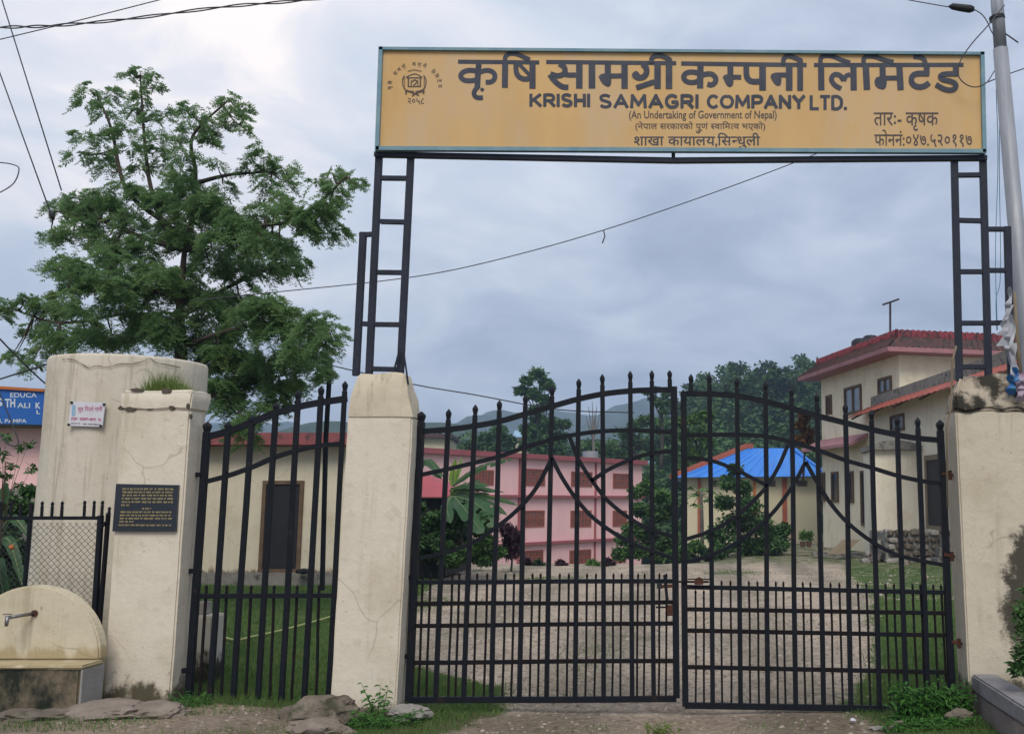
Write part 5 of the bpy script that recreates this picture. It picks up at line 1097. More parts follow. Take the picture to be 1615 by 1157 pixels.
# mountain and near ridge
def ridge(name, prof, Yr, Yn, zn, m, amp, seed, label=None):
    us = [p[0] for p in prof]; vs_ = [p[1] for p in prof]; nx_, ny_ = 260, 40; XW = 1150 if Yr > 900 else 740
    V = []; 
    for j in range(ny_):
        t_ = j/(ny_-1); yy = Yn+(Yr-Yn)*t_
        for i in range(nx_):
            xx = XW*(2*i/(nx_-1)-1); xr_ = xx; u = 1100+F*xr_/Yr*.999
            zt2 = at(u, float(np.interp(u, us, vs_)), Yr).z; z_ = zn+(zt2-zn)*(t_**1.15)
            z_ += amp*(noise.noise(Vector((xx*.012, yy*.012, seed)))*1.2+noise.noise(Vector((xx*.05, yy*.05, seed)))*.35)*math.sin(math.pi*t_*.9)*1.6 + (noise.noise(Vector((xx*.11, yy*.1, seed*2)))*amp*.12)
            V.append((xx, yy, z_))
    for i in range(nx_): x_, y_, z_ = V[(ny_-1)*nx_+i]; V.append((x_, y_+120, -6))
    for i in range(nx_): x_, y_, z_ = V[i]; V.append((x_, y_, -9))
    Fc = [(j*nx_+i, j*nx_+i+1, (j+1)*nx_+i+1, (j+1)*nx_+i) for j in range(ny_) for i in range(nx_-1)]
    Fc += [((ny_+1)*nx_+i, (ny_+1)*nx_+i+1, i+1, i) for i in range(nx_-1)]
    me = bpy.data.meshes.new(name); me.from_pydata(V, [], Fc); me.materials.append(m); me.shade_smooth(); o = link(name, me); o['kind'] = 'structure'; return o
ridge('mountain', [(-900, 668), (300, 668), (620, 672), (700, 672), (760, 662), (830, 655), (870, 656), (900, 650), (940, 645), (980, 634), (1015, 628), (1060, 640), (1110, 640), (1200, 630), (1400, 640), (2200, 640)], 1300, 420, -6, M['mountain'], 18, 2.0)
ridge('hill', [(-900, 690), (420, 684), (470, 668), (520, 664), (560, 672), (640, 682), (680, 668), (720, 672), (770, 684), (850, 704), (950, 716), (2200, 720)], 400, 250, -7, M['mountain'], 5, 7.0)
# forested hillside on the right
def hill2(xx, yy):
    u = 1100+F*xx/180.0; crest = at(u, float(np.interp(u, [1000, 1050, 1090, 1140, 1180, 1230, 1300, 1500, 1700], [735, 690, 650, 632, 622, 606, 608, 620, 640])), 180).z
    t_ = min(1, max(0, (yy-85)/95)); return -2.5+(crest+2.5)*(t_**1.2)+.6*noise.noise(Vector((xx*.06, yy*.06, 3)))
V = [(x_, y_, hill2(x_, y_) if y_ < 181 else hill2(x_, 180)-(y_-180)*.5) for y_ in np.linspace(85, 240, 32) for x_ in np.linspace(-14, 90, 50)]
me = bpy.data.meshes.new('forest_hill'); me.from_pydata(V, [], [(j*50+i, j*50+i+1, (j+1)*50+i+1, (j+1)*50+i) for j in range(31) for i in range(49)]); me.materials.append(M['leaf_hill']); me.shade_smooth(); link('forest_hill', me)['kind'] = 'structure'
cs, rs = [], []
for k in range(330):
    yy = random.uniform(92, 182); xx = random.uniform(-.045, .19)*yy; r_ = random.uniform(1.3, 2.8)
    z_ = hill2(xx, yy)
    for j in range(3): cs.append((xx+random.uniform(-1, 1), yy+random.uniform(-1, 1), z_+r_*(.6+.7*j))); rs.append(r_*(1-.22*j))
npmesh('forest', leafcloud(cs, rs, 95, .75, .5, seed=5), 4, M['leaf_hill'], None, (8, 130, 0), label='dark green wood covering the hillside behind the blue roofed hall', cat='wood', kind='stuff')
# far tree line behind the pink building
cs, rs = [], []
for k in range(150):
    yy = random.uniform(135, 170); u = random.uniform(-100, 1075) if k > 40 else random.uniform(640, 1075); c_ = at(u, random.uniform(698, 722), yy); r_ = random.uniform(1.5, 3.2)
    for j in range(3): cs.append((c_.x+random.uniform(-1.5, 1.5), yy, c_.z-j*2.2)); rs.append(r_*(1+.3*j))
npmesh('tree_belt', leafcloud(cs, rs, 90, .8, .5, seed=6), 4, M['leaf_hill'], None, (-25, 150, 0), label='belt of distant dark trees behind the pink building', cat='wood', kind='stuff')
G = 'trees beyond the yard'
tree('tall_tree', 'tall rounded tree rising highest behind the pink building', 'tree', (850, 760), [(830, 600, 11), (848, 590, 13), (862, 603, 11), (822, 615, 10), (840, 618, 13), (868, 610, 6), (857, 628, 9), (845, 645, 10), (850, 662, 15), (870, 668, 16), (890, 666, 10), (835, 678, 15), (860, 688, 19), (885, 690, 14), (850, 706, 17), (832, 700, 12), (878, 706, 14)], 95, .42, .26, 300, M['leaf_dark'], tr=.28, group=G, depth=1.2, seed=11)
tree('leafy_tree', 'dark round topped tree left of the tall tree behind the pink roof', 'tree', (778, 760), [(765, 690, 12), (785, 682, 15), (800, 694, 13), (775, 708, 16), (755, 704, 10), (742, 702, 8), (795, 712, 12)], 100, .42, .26, 300, M['leaf_dark'], tr=.25, group=G, depth=1.2, seed=12)
tree('leafy_tree', 'wide green tree behind the right end of the pink roof', 'tree', (990, 760), [(985, 682, 14), (1000, 668, 11), (1020, 660, 13), (1040, 672, 14), (1000, 700, 19), (960, 706, 16), (935, 702, 12), (1030, 700, 20), (1052, 692, 14), (980, 715, 16), (920, 710, 11), (1048, 715, 14)], 105, .42, .26, 300, M['leaf_mid'], tr=.3, group=G, depth=1.5, seed=13)
tree('leafy_tree', 'thin crowned tree showing in the top right corner of the left gate leaf', 'tree', (1042, 740), [(1033, 613, 7), (1020, 617, 6), (1050, 620, 9), (1042, 634, 9), (1030, 627, 6), (1056, 634, 6), (1046, 648, 6)], 100, .36, .22, 160, M['leaf_dark'], tr=.2, group=G, depth=.8, seed=14)
tree('leafy_tree', 'yellow green tree just right of the gap between the gate leaves', 'tree', (1098, 800), [(1095, 660, 12), (1112, 655, 10), (1083, 688, 11), (1105, 682, 13), (1118, 700, 11), (1095, 716, 13), (1080, 735, 11), (1108, 730, 11), (1076, 665, 7)], 72, .36, .22, 260, M['leaf_light'], tr=.15, group=G, depth=1, seed=15)
tree('leafy_tree', 'domed dark tree topping the hillside over the right gate leaf', 'tree', (1160, 680), [(1160, 600, 10), (1149, 611, 8), (1172, 610, 9), (1160, 622, 12), (1145, 626, 9), (1177, 628, 8)], 150, .6, .4, 260, M['leaf_hill'], tr=.3, group=G, depth=1.6, seed=16)
tree('conifer', 'small pointed conifer on the hillside crest', 'tree', (1187, 680), [(1187, 596, 4), (1187, 605, 6), (1187, 616, 8), (1187, 628, 10), (1187, 640, 11)], 150, .6, .3, 230, M['leaf_hill'], tr=.3, group=G, depth=.5, seed=17)
tree('leafy_tree', 'highest tree of the hillside left of the cream house roof', 'tree', (1228, 680), [(1224, 586, 10), (1214, 600, 11), (1236, 598, 11), (1247, 610, 9), (1225, 615, 13), (1205, 615, 9), (1262, 600, 6), (1270, 612, 9)], 145, .6, .4, 260, M['leaf_hill'], tr=.3, group=G, depth=1.6, seed=18)
tree('rusty_shrub', 'rusty orange leaved shrub against the left corner of the cream house', 'shrub', (1266, 760), [(1262, 668, 9), (1272, 680, 11), (1262, 692, 10), (1276, 696, 8), (1268, 656, 6)], 46, .22, .12, 320, M['leaf_rust'], tr=.06, depth=.4, seed=19)
bt = thing('bare_tree', 'pale leafless tree behind the pink roof right of the tall tree', 'tree', tuple(at(936, 725, 98)), G)
mb = MB(); b0 = at(936, 725, 98)
for (u, v) in ((928, 640), (934, 632), (941, 640), (946, 652), (924, 655), (938, 650), (931, 660), (943, 668)): mb.tube(smoothpts([b0, b0.lerp(at(936, 690, 98), 1), at((936+u)/2, (690+v)/2+4, 98), at(u, v, 98)], 3), [.16*(1-.85*i/9) for i in range(10)], 5)
mb.build('branches', M['pale_bark'], bt)
tree('garden_shrub', 'leafy young tree beside the right corner of the pink building', 'tree', (1030, 905), [(1000, 775, 12), (1020, 768, 15), (1045, 780, 16), (1010, 800, 16), (1040, 810, 18), (1000, 830, 15), (1025, 840, 20), (985, 850, 14), (1005, 868, 18), (1040, 868, 20), (978, 872, 13), (1055, 850, 14), (1060, 800, 10)], 42, .20, .11, 420, M['leaf_mid'], tr=.08, depth=1.2, seed=21)
tree('garden_bush', 'big dark pointed bush in front of the blue roofed hall', 'bush', (1175, 885), [(1158, 738, 9), (1150, 760, 15), (1172, 768, 15), (1142, 790, 17), (1180, 795, 20), (1160, 820, 26), (1195, 822, 22), (1130, 842, 18), (1170, 855, 28), (1215, 840, 20), (1238, 832, 11), (1228, 858, 17), (1135, 866, 17), (1200, 866, 22)], 38, .17, .09, 560, M['leaf_dark'], tr=.08, depth=1.2, seed=22)
tree('low_hedge', 'low green shrubs at the yard edge beside the gate centre', 'shrubs', (1090, 895), [(1078, 868, 13), (1098, 862, 15), (1115, 872, 13), (1068, 878, 9), (1090, 880, 12), (1060, 872, 9)], 36, .14, .08, 420, M['leaf_mid'], tr=.04, depth=.8, seed=23)
tree('garden_bush', 'dark bush in front of the hut under the banana leaves', 'bush', (740, 898), [(700, 860, 16), (725, 850, 18), (750, 862, 18), (770, 852, 15), (735, 876, 18), (765, 878, 14), (705, 880, 14), (785, 870, 10), (690, 845, 12), (760, 835, 14), (672, 872, 16), (668, 850, 18), (672, 825, 16), (688, 815, 15), (660, 800, 12), (700, 835, 18), (720, 820, 20), (745, 812, 16), (770, 815, 14), (660, 850, 14)], 21.3, .11, .05, 420, M['leaf_dark'], tr=.04, depth=.7, seed=24)
tree('purple_shrub', 'dark purple leaved shrub beside the pink building wall', 'shrub', (806, 893), [(798, 835, 7), (808, 840, 8), (815, 850, 7), (802, 855, 9), (800, 872, 9), (812, 868, 6)], 25, .16, .05, 170, M['leaf_purple'], tr=.03, depth=.3, seed=25, flat=1.1)
for k, (u, v, lb) in enumerate(((830, 886, 'below the lowest left window of the pink building'), (850, 889, 'between the two lowest windows of the pink building'), (885, 889, 'left of the second lowest pink building window'), (935, 888, 'right of the second lowest pink building window'), (960, 886, 'nearest the leafy tree at the pink building corner'))):
    tree('edge_shrub', 'small ragged shrub '+lb, 'shrub', (u, 893), [(u-5, v, 6), (u+5, v+1, 5), (u, v-4, 4)], 29, .10, .05, 90, M['leaf_mid'] if k % 2 else M['leaf_purple'], tr=.015, depth=.3, seed=30+k, group='small shrubs along the far yard edge', trunk=False)
for k, (u, lab) in enumerate(((1266, 'left potted plant by the corner of the cream house'), (1276, 'right potted plant by the corner of the cream house'))):
    t_ = thing('potted_plant', lab, 'potted plant', tuple(at(u, 862, 37)))
    MB().tube([at(u, 862, 37), at(u, 853, 37)], [.07, .11], 12).build('pot', M['pot'], t_)
    npmesh('foliage', leafcloud([at(u, 846, 37), at(u+1, 841, 37)], [.14, .10], 120, .14, .05, seed=50+k, flat=.9), 4, M['leaf_mid'], t_)
# papaya tree
pp = thing('papaya_tree', 'slim papaya tree with drooping crown beside a brick pilaster of the hall', 'tree', tuple(at(1108, 885, 40)))
MB().tube([at(1108, 885, 40)-Vector((0, 0, .3)), at(1107, 820, 40), at(1106, 772, 40)], [.09, .07, .05], 8).build('trunk', M['pale_bark'], pp, smooth=True)
for k in range(16):
    a = k*2.4; c0 = at(1106, 774+k*.6, 40); ln = random.uniform(.45, .75); tip_ = c0+Vector((math.cos(a)*ln, math.sin(a)*ln, .25-k*.035))
    mb = MB(); mb.tube([c0, c0.lerp(tip_, .6)+Vector((0, 0, .08)), tip_], .012, 4)
    for q in range(7):
        b_ = (q-3)*.5+a; e_ = tip_+Vector((math.cos(b_)*.30, math.sin(b_)*.30, -.16)); s_2 = Vector((-math.sin(b_), math.cos(b_), 0))*.05
        mb.add([tip_, tip_.lerp(e_, .55)+s_2, e_, tip_.lerp(e_, .55)-s_2], [(0, 1, 2, 3)])
    mb.build('leaf', M['leaf_mid'], pp)
# banana plants
def banana_leaf(parent, pts, wpx, Y, m=None, fold=.25, seed=0):
    g_ = random.Random(seed); P = smoothpts([at(u, v, Y+dy_) for u, v, dy_ in pts], 7); n_ = len(P); Wd = wpx*Y/F/2; rib = []; Lf = []; Rt = []
    for i, p in enumerate(P):
        t_ = (P[min(i+1, n_-1)]-P[max(i-1, 0)]).normalized(); sdv = t_.cross(Vector((0, -.75, .65))).normalized(); k = i/(n_-1)
        w_ = Wd*(math.sin(math.pi*min(1, .06+k*.96))**.55); up_ = sdv.cross(t_)*-1
        dn = Vector((0, 0, -1))*w_*fold
        Lf.append(p+sdv*w_*g_.uniform(.82, 1.06)+dn*g_.uniform(.6, 1.5)); Rt.append(p-sdv*w_*g_.uniform(.82, 1.06)+dn*g_.uniform(.6, 1.5)); rib.append(p)
    vs = Lf+rib+Rt; f = []
    for i in range(n_-1):
        if g_.random() > .05: f.append((i, i+1, n_+i+1, n_+i))
        if g_.random() > .05: f.append((n_+i, n_+i+1, 2*n_+i+1, 2*n_+i))
    lf = MB().add(vs, f).build('leaf', m or M['banana'], parent, smooth=True)
    MB().tube([p+Vector((0, -.01, -.01)) for p in P], [.022*(1-.8*i/n_) for i in range(n_)], 5).build('midrib', M['banana_rib'], lf)
z4_ = lambda x_, y_, d=0: (640+x_/4.63, 660+y_/4.63, d)
bp1 = thing('banana_plant', 'large banana plant with arching leaves beside the red roofed hut', 'banana plant', tuple(at(712, 885, 21.6)))
MB().tube([at(715, 895, 21.8), at(713, 830, 21.8), at(716, 768, 21.8)], [.13, .11, .07], 10).build('stem', M['leaf_light'], bp1, smooth=True)
for k, (pts, w_, m_) in enumerate((
    ([z4_(345, 480), z4_(480, 385, -.1), z4_(640, 320, -.2), z4_(790, 288, -.3)], 15, None), ([z4_(350, 500), z4_(470, 470, -.3), z4_(610, 485, -.6)], 16, None),
    ([z4_(370, 510), z4_(560, 508, -.3), z4_(715, 532, -.6)], 11, None), ([z4_(370, 530), z4_(600, 555, -.4), z4_(825, 628, -.7)], 12, None),
    ([z4_(360, 560), z4_(480, 600, -.6), z4_(590, 680, -1.0), z4_(640, 800, -1.2)], 32, None), ([z4_(350, 560), z4_(420, 640, -.8), z4_(520, 770, -1.2), z4_(570, 830, -1.3)], 26, None),
    ([z4_(330, 560), z4_(300, 640, -.6), z4_(330, 760, -.9)], 22, None), ([z4_(345, 490), z4_(345, 400, 0), z4_(365, 285, 0)], 14, M['banana_new']), ([z4_(350, 480), z4_(385, 380, .1), z4_(410, 275, .2)], 9, M['banana_new']),
    ([z4_(340, 560), z4_(300, 640, -.5), z4_(270, 780, -.8)], 20, None),
    ([z4_(400, 560), z4_(620, 620, .3), z4_(740, 700, .2)], 14, None), ([z4_(360, 540), z4_(450, 560, .3), z4_(560, 620, .4), z4_(600, 720, .4)], 30, None), ([z4_(350, 540), z4_(420, 500, .4), z4_(540, 440, .4)], 22, None), ([z4_(330, 560), z4_(400, 700, .2), z4_(430, 840, .2)], 26, None), ([z4_(330, 560), z4_(270, 700, .2), z4_(240, 840, .2)], 26, None), ([z4_(340, 520), z4_(420, 560, .6), z4_(500, 680, .6), z4_(520, 780, .6)], 30, None))):
    banana_leaf(bp1, pts, w_*.95, 21.6, m_, seed=k)
bp2 = thing('banana_plant', 'dark banana plant mostly hidden behind the hinge side of the left gate leaf', 'banana plant', tuple(at(652, 880, 25)))
MB().tube([at(650, 890, 25), at(650, 760, 25)], [.14, .08], 10).build('stem', M['leaf_dark'], bp2, smooth=True)
for k, (pts, w_) in enumerate((([(650, 762, 0), (655, 715, 0), (668, 690, .1)], 18), ([(650, 762, 0), (672, 725, -.2), (700, 752, -.5)], 17), ([(650, 764, 0), (640, 720, 0), (645, 690, 0)], 15), ([(650, 764, 0), (680, 745, -.3), (712, 790, -.7)], 16), ([(651, 768, 0), (625, 740, 0), (600, 780, 0)], 16))): banana_leaf(bp2, pts, w_, 25, seed=40+k)
bp3 = thing('banana_plant', 'broad leaved plant behind the chain-link fence at the left edge', 'banana plant', tuple(at(-10, 960, 10.5)))
MB().tube([at(-15, 1010, 10.5), at(-12, 850, 10.5)], [.07, .05], 10).build('stem', M['leaf_light'], bp3, smooth=True)
for k, (pts, w_) in enumerate((([(-12, 850, 0), (4, 790, 0), (10, 755, 0)], 20), ([(-12, 860, 0), (20, 815, -.1), (52, 850, -.2)], 17), ([(-12, 860, 0), (15, 850, -.2), (38, 925, -.3)], 18), ([(-12, 870, 0), (-30, 800, 0), (-60, 780, 0)], 24), ([(-12, 880, 0), (-2, 890, -.3), (12, 965, -.3)], 20))): banana_leaf(bp3, pts, w_, 11.0, seed=60+k)
tree('fence_bush', 'dark bush behind the chain-link fence at the left edge', 'bush', (15, 1010), [(10, 792, 20), (35, 800, 18), (-15, 800, 22), (28, 825, 20), (0, 850, 26), (30, 870, 24), (5, 910, 28), (35, 925, 20), (-25, 880, 30), (10, 960, 26), (45, 775, 10), (-40, 850, 30)], 11.5, .07, .035, 620, M['leaf_dark'], tr=.04, depth=.6, seed=26)
tree('thin_sapling', 'sparse sapling with small leaves in front of the pink wall at left', 'sapling', (-8, 900), [(10, 690, 8), (30, 706, 8), (45, 700, 6), (4, 715, 9), (20, 735, 8), (48, 738, 7), (8, 752, 8), (30, 765, 8), (-10, 740, 10)], 9.8, .07, .026, 16, M['leaf_dark'], tr=.012, depth=.25, seed=27)
MB().tube([at(17, 859, 9.7), at(20, 865, 9.7)], .02, 8).build('orange_flower', M['orange'], None, 'single orange flower behind the chain-link fence', 'flower', smooth=True)

# the big bead tree
bd = thing('bead_tree', 'large feathery leaved tree towering behind the water tank at the left', 'tree', tuple(at(285, 950, 13)))
zb_ = lambda x_, y_: (x_/2.103, 90+y_/2.103)
TB = [(465, 48, 16), (430, 60, 10), (505, 62, 10), (520, 92, 7), (300, 108, 20), (370, 118, 22), (330, 150, 20), (285, 148, 14), (475, 150, 20), (460, 115, 12), (540, 185, 26), (440, 178, 18), (350, 190, 16), (500, 200, 20), (650, 190, 26), (625, 165, 12), (760, 140, 26), (805, 165, 18), (720, 220, 24), (800, 210, 18), (640, 235, 24), (690, 250, 20), (690, 280, 18), (775, 185, 20), (815, 240, 10),
 (280, 262, 24), (265, 320, 22), (330, 322, 30), (320, 262, 18), (430, 300, 26), (420, 235, 26), (380, 255, 14), (520, 258, 24), (580, 270, 26), (360, 370, 26), (470, 372, 30), (560, 350, 28), (610, 320, 24), (600, 390, 34), (520, 310, 22), (720, 350, 14),
 (875, 330, 34), (935, 370, 36), (830, 365, 24), (900, 420, 32), (960, 410, 22), (1100, 380, 22), (1160, 392, 24), (1190, 415, 12), (1050, 412, 20), (1110, 430, 22), (1090, 480, 26), (1060, 530, 26), (1120, 570, 18), (1025, 580, 20), (960, 500, 32), (1000, 535, 30), (910, 480, 24), (1090, 590, 12),
 (180, 500, 24), (250, 468, 30), (330, 452, 30), (415, 430, 30), (300, 530, 34), (380, 500, 36), (165, 590, 22), (240, 590, 34), (350, 600, 36), (450, 560, 38), (490, 450, 38), (560, 480, 40), (640, 440, 42), (700, 480, 36), (640, 530, 44), (740, 420, 22), (760, 520, 34), (850, 520, 32), (800, 570, 34),
 (200, 690, 26), (280, 680, 32), (380, 660, 36), (480, 650, 38), (560, 560, 42), (620, 620, 38), (720, 600, 40), (820, 620, 38), (900, 600, 34), (950, 650, 32), (1005, 685, 20), (960, 710, 24), (880, 700, 36), (790, 700, 40), (700, 690, 44), (600, 720, 46), (500, 730, 42), (400, 740, 40), (310, 750, 34), (240, 735, 22), (620, 790, 46),
 (210, 795, 28), (150, 835, 26), (85, 800, 20), (30, 825, 22), (5, 850, 16), (115, 795, 10), (100, 905, 24), (180, 900, 32), (280, 850, 38), (380, 830, 42), (480, 815, 44), (550, 880, 48), (700, 800, 48), (800, 800, 46), (890, 820, 40), (960, 860, 34), (1050, 870, 26), (1100, 905, 24), (1070, 960, 26), (1000, 930, 34), (910, 910, 44), (810, 900, 50), (700, 900, 52), (600, 950, 48), (470, 905, 46), (380, 930, 40), (290, 930, 38), (200, 955, 26), (55, 980, 16), (105, 1015, 18), (30, 1000, 12), (140, 970, 18),
 (1050, 1020, 26), (1080, 1060, 14), (980, 1000, 38), (890, 1000, 46), (800, 1000, 48), (740, 980, 44), (760, 1080, 46), (850, 1080, 46), (930, 1090, 38), (990, 1075, 26), (760, 1150, 40), (850, 1170, 36), (920, 1150, 24), (780, 1220, 30), (820, 1260, 20), (720, 1080, 30), (690, 1010, 36)]
for _k in range(len(TB)):                     # fill between neighbouring clumps of the lower crown
    a_, b__, r__ = TB[_k]
    if b__ > 430 and r__ > 24:
        near_ = sorted(TB[:_k]+TB[_k+1:], key=lambda q: (q[0]-a_)**2+(q[1]-b__)**2)[:2]
        for q in near_: TB.append(((a_+q[0])/2, (b__+q[1])/2, min(r__, q[2])*.8))
g_ = np.random.default_rng(99); BY = 13.0; hub = Vector(at(*zb_(612, 640), BY))
mains = [[(612, 640), (545, 560), (500, 430), (480, 280), (465, 60)], [(612, 640), (640, 520), (648, 380), (640, 260), (760, 140)], [(612, 640), (740, 590), (860, 560), (1000, 530), (1150, 395)], [(612, 640), (560, 560), (420, 440), (370, 240), (320, 120)],
         [(612, 640), (480, 600), (330, 540), (180, 510)], [(600, 800), (460, 760), (300, 740), (190, 690)], [(600, 880), (430, 850), (200, 880), (30, 830)], [(600, 860), (760, 760), (900, 700), (990, 690)], [(600, 960), (780, 900), (960, 880), (1090, 910)], [(600, 1020), (780, 1040), (900, 1060), (1060, 1020)], [(640, 420), (760, 390), (900, 380)], [(600, 1100), (760, 1140), (830, 1240)]]
ML = []; mb = MB(); dep_ = [.2, -.3, -.6, .4, .7, -.8, .5, .6, -1.0, .3, -.2, -.6]
for pts, dd in zip(mains, dep_):
    P = smoothpts([at(*zb_(a, b_), BY+dd*i*.45) for i, (a, b_) in enumerate(pts)], 6); ML.append(P)
    r0 = .04 if pts[0] == (612, 640) else .03; mb.tube(P, [r0*(1-.85*i/len(P))+.004 for i in range(len(P))], 7)
mb.build('limbs', M['bark'], bd, smooth=True, kind='stuff')
tr_ = [at(*zb_(612, 640), BY), at(*zb_(598, 820), BY), at(*zb_(600, 1000), BY)]; bb_ = at(*zb_(610, 1200), BY); gd_ = Vector((bb_.x, BY, -.05))
MB().tube(smoothpts([gd_, bb_]+tr_[::-1], 5), [.12-.0045*i for i in range(21)], 12).build('trunk', M['bark'], bd, smooth=True)
allp = [p for P in ML for p in P]; mb = MB(); fr = []
for (a, b_, r_) in TB:
    u, v = zb_(a, b_); near = min(allp, key=lambda p: (p-at(u, v, p.y)).length); r_m = r_/2.103*BY/F
    yb = near.y+g_.uniform(-.5, .5); c_ = at(u, v, yb)
    mb.tube(smoothpts([near, near.lerp(c_, .5)+Vector((0, 0, -.04)), c_], 3), [.014*(1-.12*i) for i in range(7)], 5)
    nf_ = int((6+r_*r_*.0145)*(1.05 if b_ > 430 else .82))
    for j in range(nf_):
        d = g_.normal(0, 1, 3); d /= np.linalg.norm(d); q = r_m*g_.uniform(.1, .75); fr.append((np.array(c_)+d*np.array([1, 1.5 if r_ > 20 else .8, 1.35])*q*1.12, math.atan2(d[1], d[0])+g_.normal(0, .6), g_.uniform(.10, .20)*(.75+r_/110)))
mb.build('twigs', M['bark'], bd, kind='stuff')
FC_ = np.array([f_[0] for f_ in fr]); AZ = np.array([f_[1] for f_ in fr]); LN = np.array([f_[2] for f_ in fr])[:, None]; nF = len(FC_)
def unit(a): return a/np.linalg.norm(a, axis=1)[:, None]
def rn(s_): return g_.normal(0, s_, (nF, 3))
DOWN = np.array([[0, 0, -1.0]])
# every frond: a drooping rachis with pinnae, each carrying small leaflets
ax = unit(np.stack([np.cos(AZ), np.sin(AZ), g_.uniform(-.45, .75, nF)], -1)); sdv = unit(np.cross(ax, [0, 0, 1])); up_ = np.cross(sdv, ax); ro_ = g_.normal(0, .6, nF)[:, None]; sdv, up_ = sdv*np.cos(ro_)+up_*np.sin(ro_), up_*np.cos(ro_)-sdv*np.sin(ro_); LV = []
for k in range(6):
    t_ = .2+.8*k/5; b_ = FC_+ax*LN*t_+DOWN*LN*.75*t_*t_
    for sg_ in ((1, -1) if k < 5 else (0,)):
        dp = unit(sdv*sg_*.85+ax*(.55 if sg_ else 1.0)+DOWN*.18); pl = LN*(.50-.26*t_ if sg_ else .3)
        for q in range(1, 5):
            pp_ = b_+dp*pl*q/4
            for s2 in ((1, -1) if q < 4 else (0,)):
                ld = unit(dp*(.6 if s2 else 1)+np.cross(dp, up_)*s2*.8+rn(.18)+DOWN*.12); lw_ = unit(np.cross(ld, up_+rn(.45)))
                L1 = .040*g_.uniform(.7, 1.25, nF)[:, None]; W1 = .0145
                LV.append(np.stack([pp_, pp_+ld*L1*.4+lw_*W1*.5, pp_+ld*L1, pp_+ld*L1*.4-lw_*W1*.5], 1))
LV = np.concatenate(LV)
npmesh('crown', LV, 4, M['leaf'], bd)

# weeds
def weed(name, label, stems, Y, ll, lw, m, seed, cat='weed', nl=9, dense=None):
    g_ = random.Random(seed); o = thing(name, label, cat, tuple(at(stems[0][0], stems[0][1], Y))); mb = MB(); ms = MB()
    for (u0, v0, u1, v1) in stems:
        yy = Y+g_.uniform(-.06, .06); a, b_ = at(u0, v0, yy), at(u1, v1, yy); mid = a.lerp(b_, .5)+Vector((g_.uniform(-.01, .01), g_.uniform(-.02, .02), .01)); P = smoothpts([a, mid, b_], 4)
        ms.tube(P, [.004*(1-.08*i) for i in range(len(P))], 5)
        for k in range(nl):
            t_ = .25+.75*k/(nl-1) if nl > 1 else 1; p = P[min(len(P)-1, int(t_*(len(P)-1)))]; an = k*2.4+g_.uniform(-.4, .4); el = g_.uniform(-.5, .5)
            dv = Vector((math.cos(an)*math.cos(el), math.sin(an)*math.cos(el), math.sin(el))); sv = dv.cross(Vector((g_.uniform(-.3, .3), -.4, 1))).normalized(); q = ll*g_.uniform(.6, 1.3); w_ = lw*g_.uniform(.7, 1.2); tip_ = p+dv*q-Vector((0, 0, q*.25))
            mb.add([p, p+dv*q*.35+sv*w_*.5, p+dv*q*.7+sv*w_*.35, tip_, p+dv*q*.7-sv*w_*.35, p+dv*q*.35-sv*w_*.5], [(0, 1, 2, 3, 4, 5)])
    ms.build('stems', m, o); mb.build('leaves', m, o, kind='stuff'); return o
weed('weed', 'young weed with two leafy shoots in front of the middle pillar foot', [(592, 1128, 577, 1092), (596, 1128, 600, 1080), (590, 1130, 570, 1076), (600, 1130, 612, 1082), (588, 1130, 583, 1104), (604, 1128, 606, 1100)], 7.18, .045, .024, M['weed'], 3, nl=10)
rd = random.Random(8)
weed('weed_clump', 'low dark green weeds spreading below the young weed', [(rd.uniform(545, 660), 1146+rd.uniform(-4, 8), rd.uniform(540, 665), rd.uniform(1118, 1140)) for k in range(34)], 7.05, .035, .014, M['weed'], 4, nl=9)
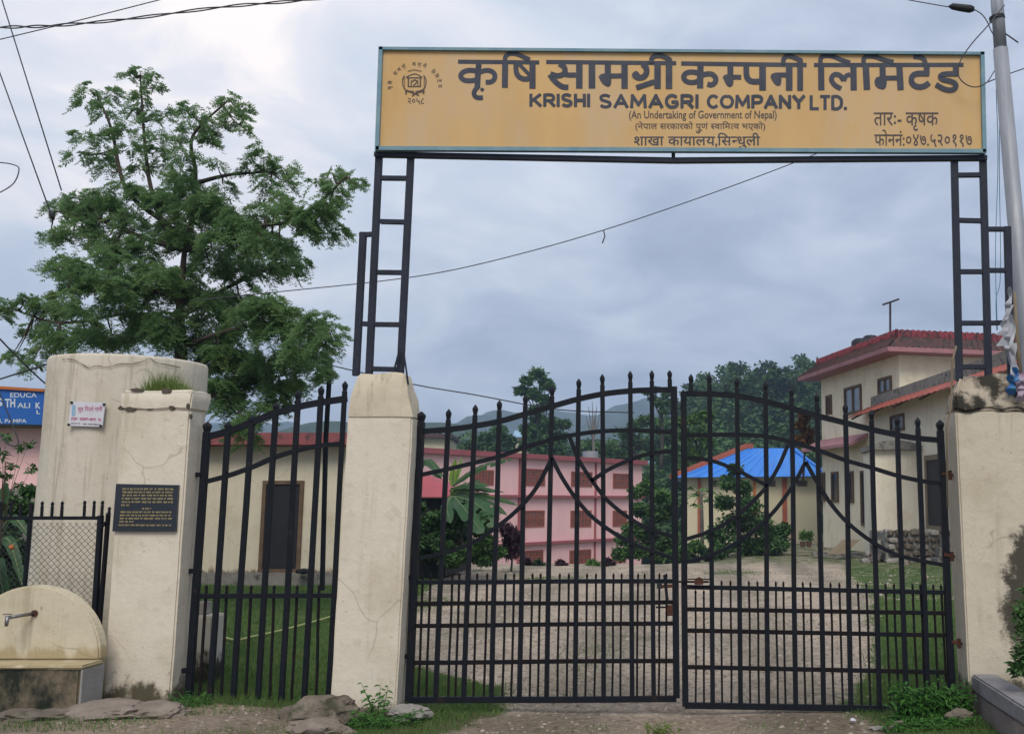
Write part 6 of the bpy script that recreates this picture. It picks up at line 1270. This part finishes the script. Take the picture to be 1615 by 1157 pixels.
weed('weed_clump', 'bright bushy weed clump growing against the right end of the gate', [(rd.uniform(1425, 1525), 1130+rd.uniform(-6, 16), min(1536, 1396+rd.random()*144), 1068+(1-rd.random()**1.6)*5+rd.random()*60) for k in range(190)], 7.16, .055, .020, M['weed'], 5, nl=12)
weed('weed_clump', 'trailing weeds along the ground at the lower right', [(rd.uniform(1400, 1540), 1158+rd.uniform(-8, 8), rd.uniform(1390, 1550), rd.uniform(1128, 1152)) for k in range(90)], 6.95, .046, .016, M['weed'], 6, nl=8)
weed('weed_clump', 'dark weeds beside the left foot of the side gate', [(rd.uniform(268, 330), 1128+rd.uniform(-4, 8), rd.uniform(262, 335), rd.uniform(1088, 1120)) for k in range(40)], 7.25, .036, .014, M['weed'], 7, nl=8)
weed('weed_clump', 'sparse weeds at the bottom right of the dirt gateway', [(rd.uniform(1020, 1075), 1158, rd.uniform(1015, 1080), rd.uniform(1136, 1150)) for k in range(16)], 6.9, .026, .010, M['grass_tuft'], 9, nl=6)
npmesh('creeper', leafcloud([at(u, v, 6.6) for u, v in ((1618, 960), (1628, 1000), (1616, 1030), (1606, 1052), (1632, 930), (1640, 1040), (1624, 985))], [.09, .12, .10, .06, .08, .14, .1], 220, .05, .025, seed=70), 4, M['leaf_dark'], None, tuple(at(1625, 1060, 6.6)), label='dark leafy creeper behind the low wall at the right edge', cat='creeper')

# ------------------------------------------------------------------ haze
me = bpy.data.meshes.new('haze'); bm = bmesh.new(); bmesh.ops.create_cube(bm, size=1)
for v in bm.verts: v.co = Vector((v.co.x*2500, 720+v.co.y*1560, 72+v.co.z*188))
bm.to_mesh(me); bm.free(); m = bpy.data.materials.new('haze_air'); m.use_nodes = True; t = m.node_tree; t.nodes.clear()
pv = N(t, 'ShaderNodeVolumePrincipled'); pv.inputs['Density'].default_value = HAZE; pv.inputs['Color'].default_value = (.56, .74, 1.0, 1); o_ = N(t, 'ShaderNodeOutputMaterial'); t.links.new(pv.outputs[0], o_.inputs['Volume'])
me.materials.append(m); o = link('haze', me); tagp(o, 'thin bluish haze filling the air towards the far mountains', 'haze', kind='stuff')
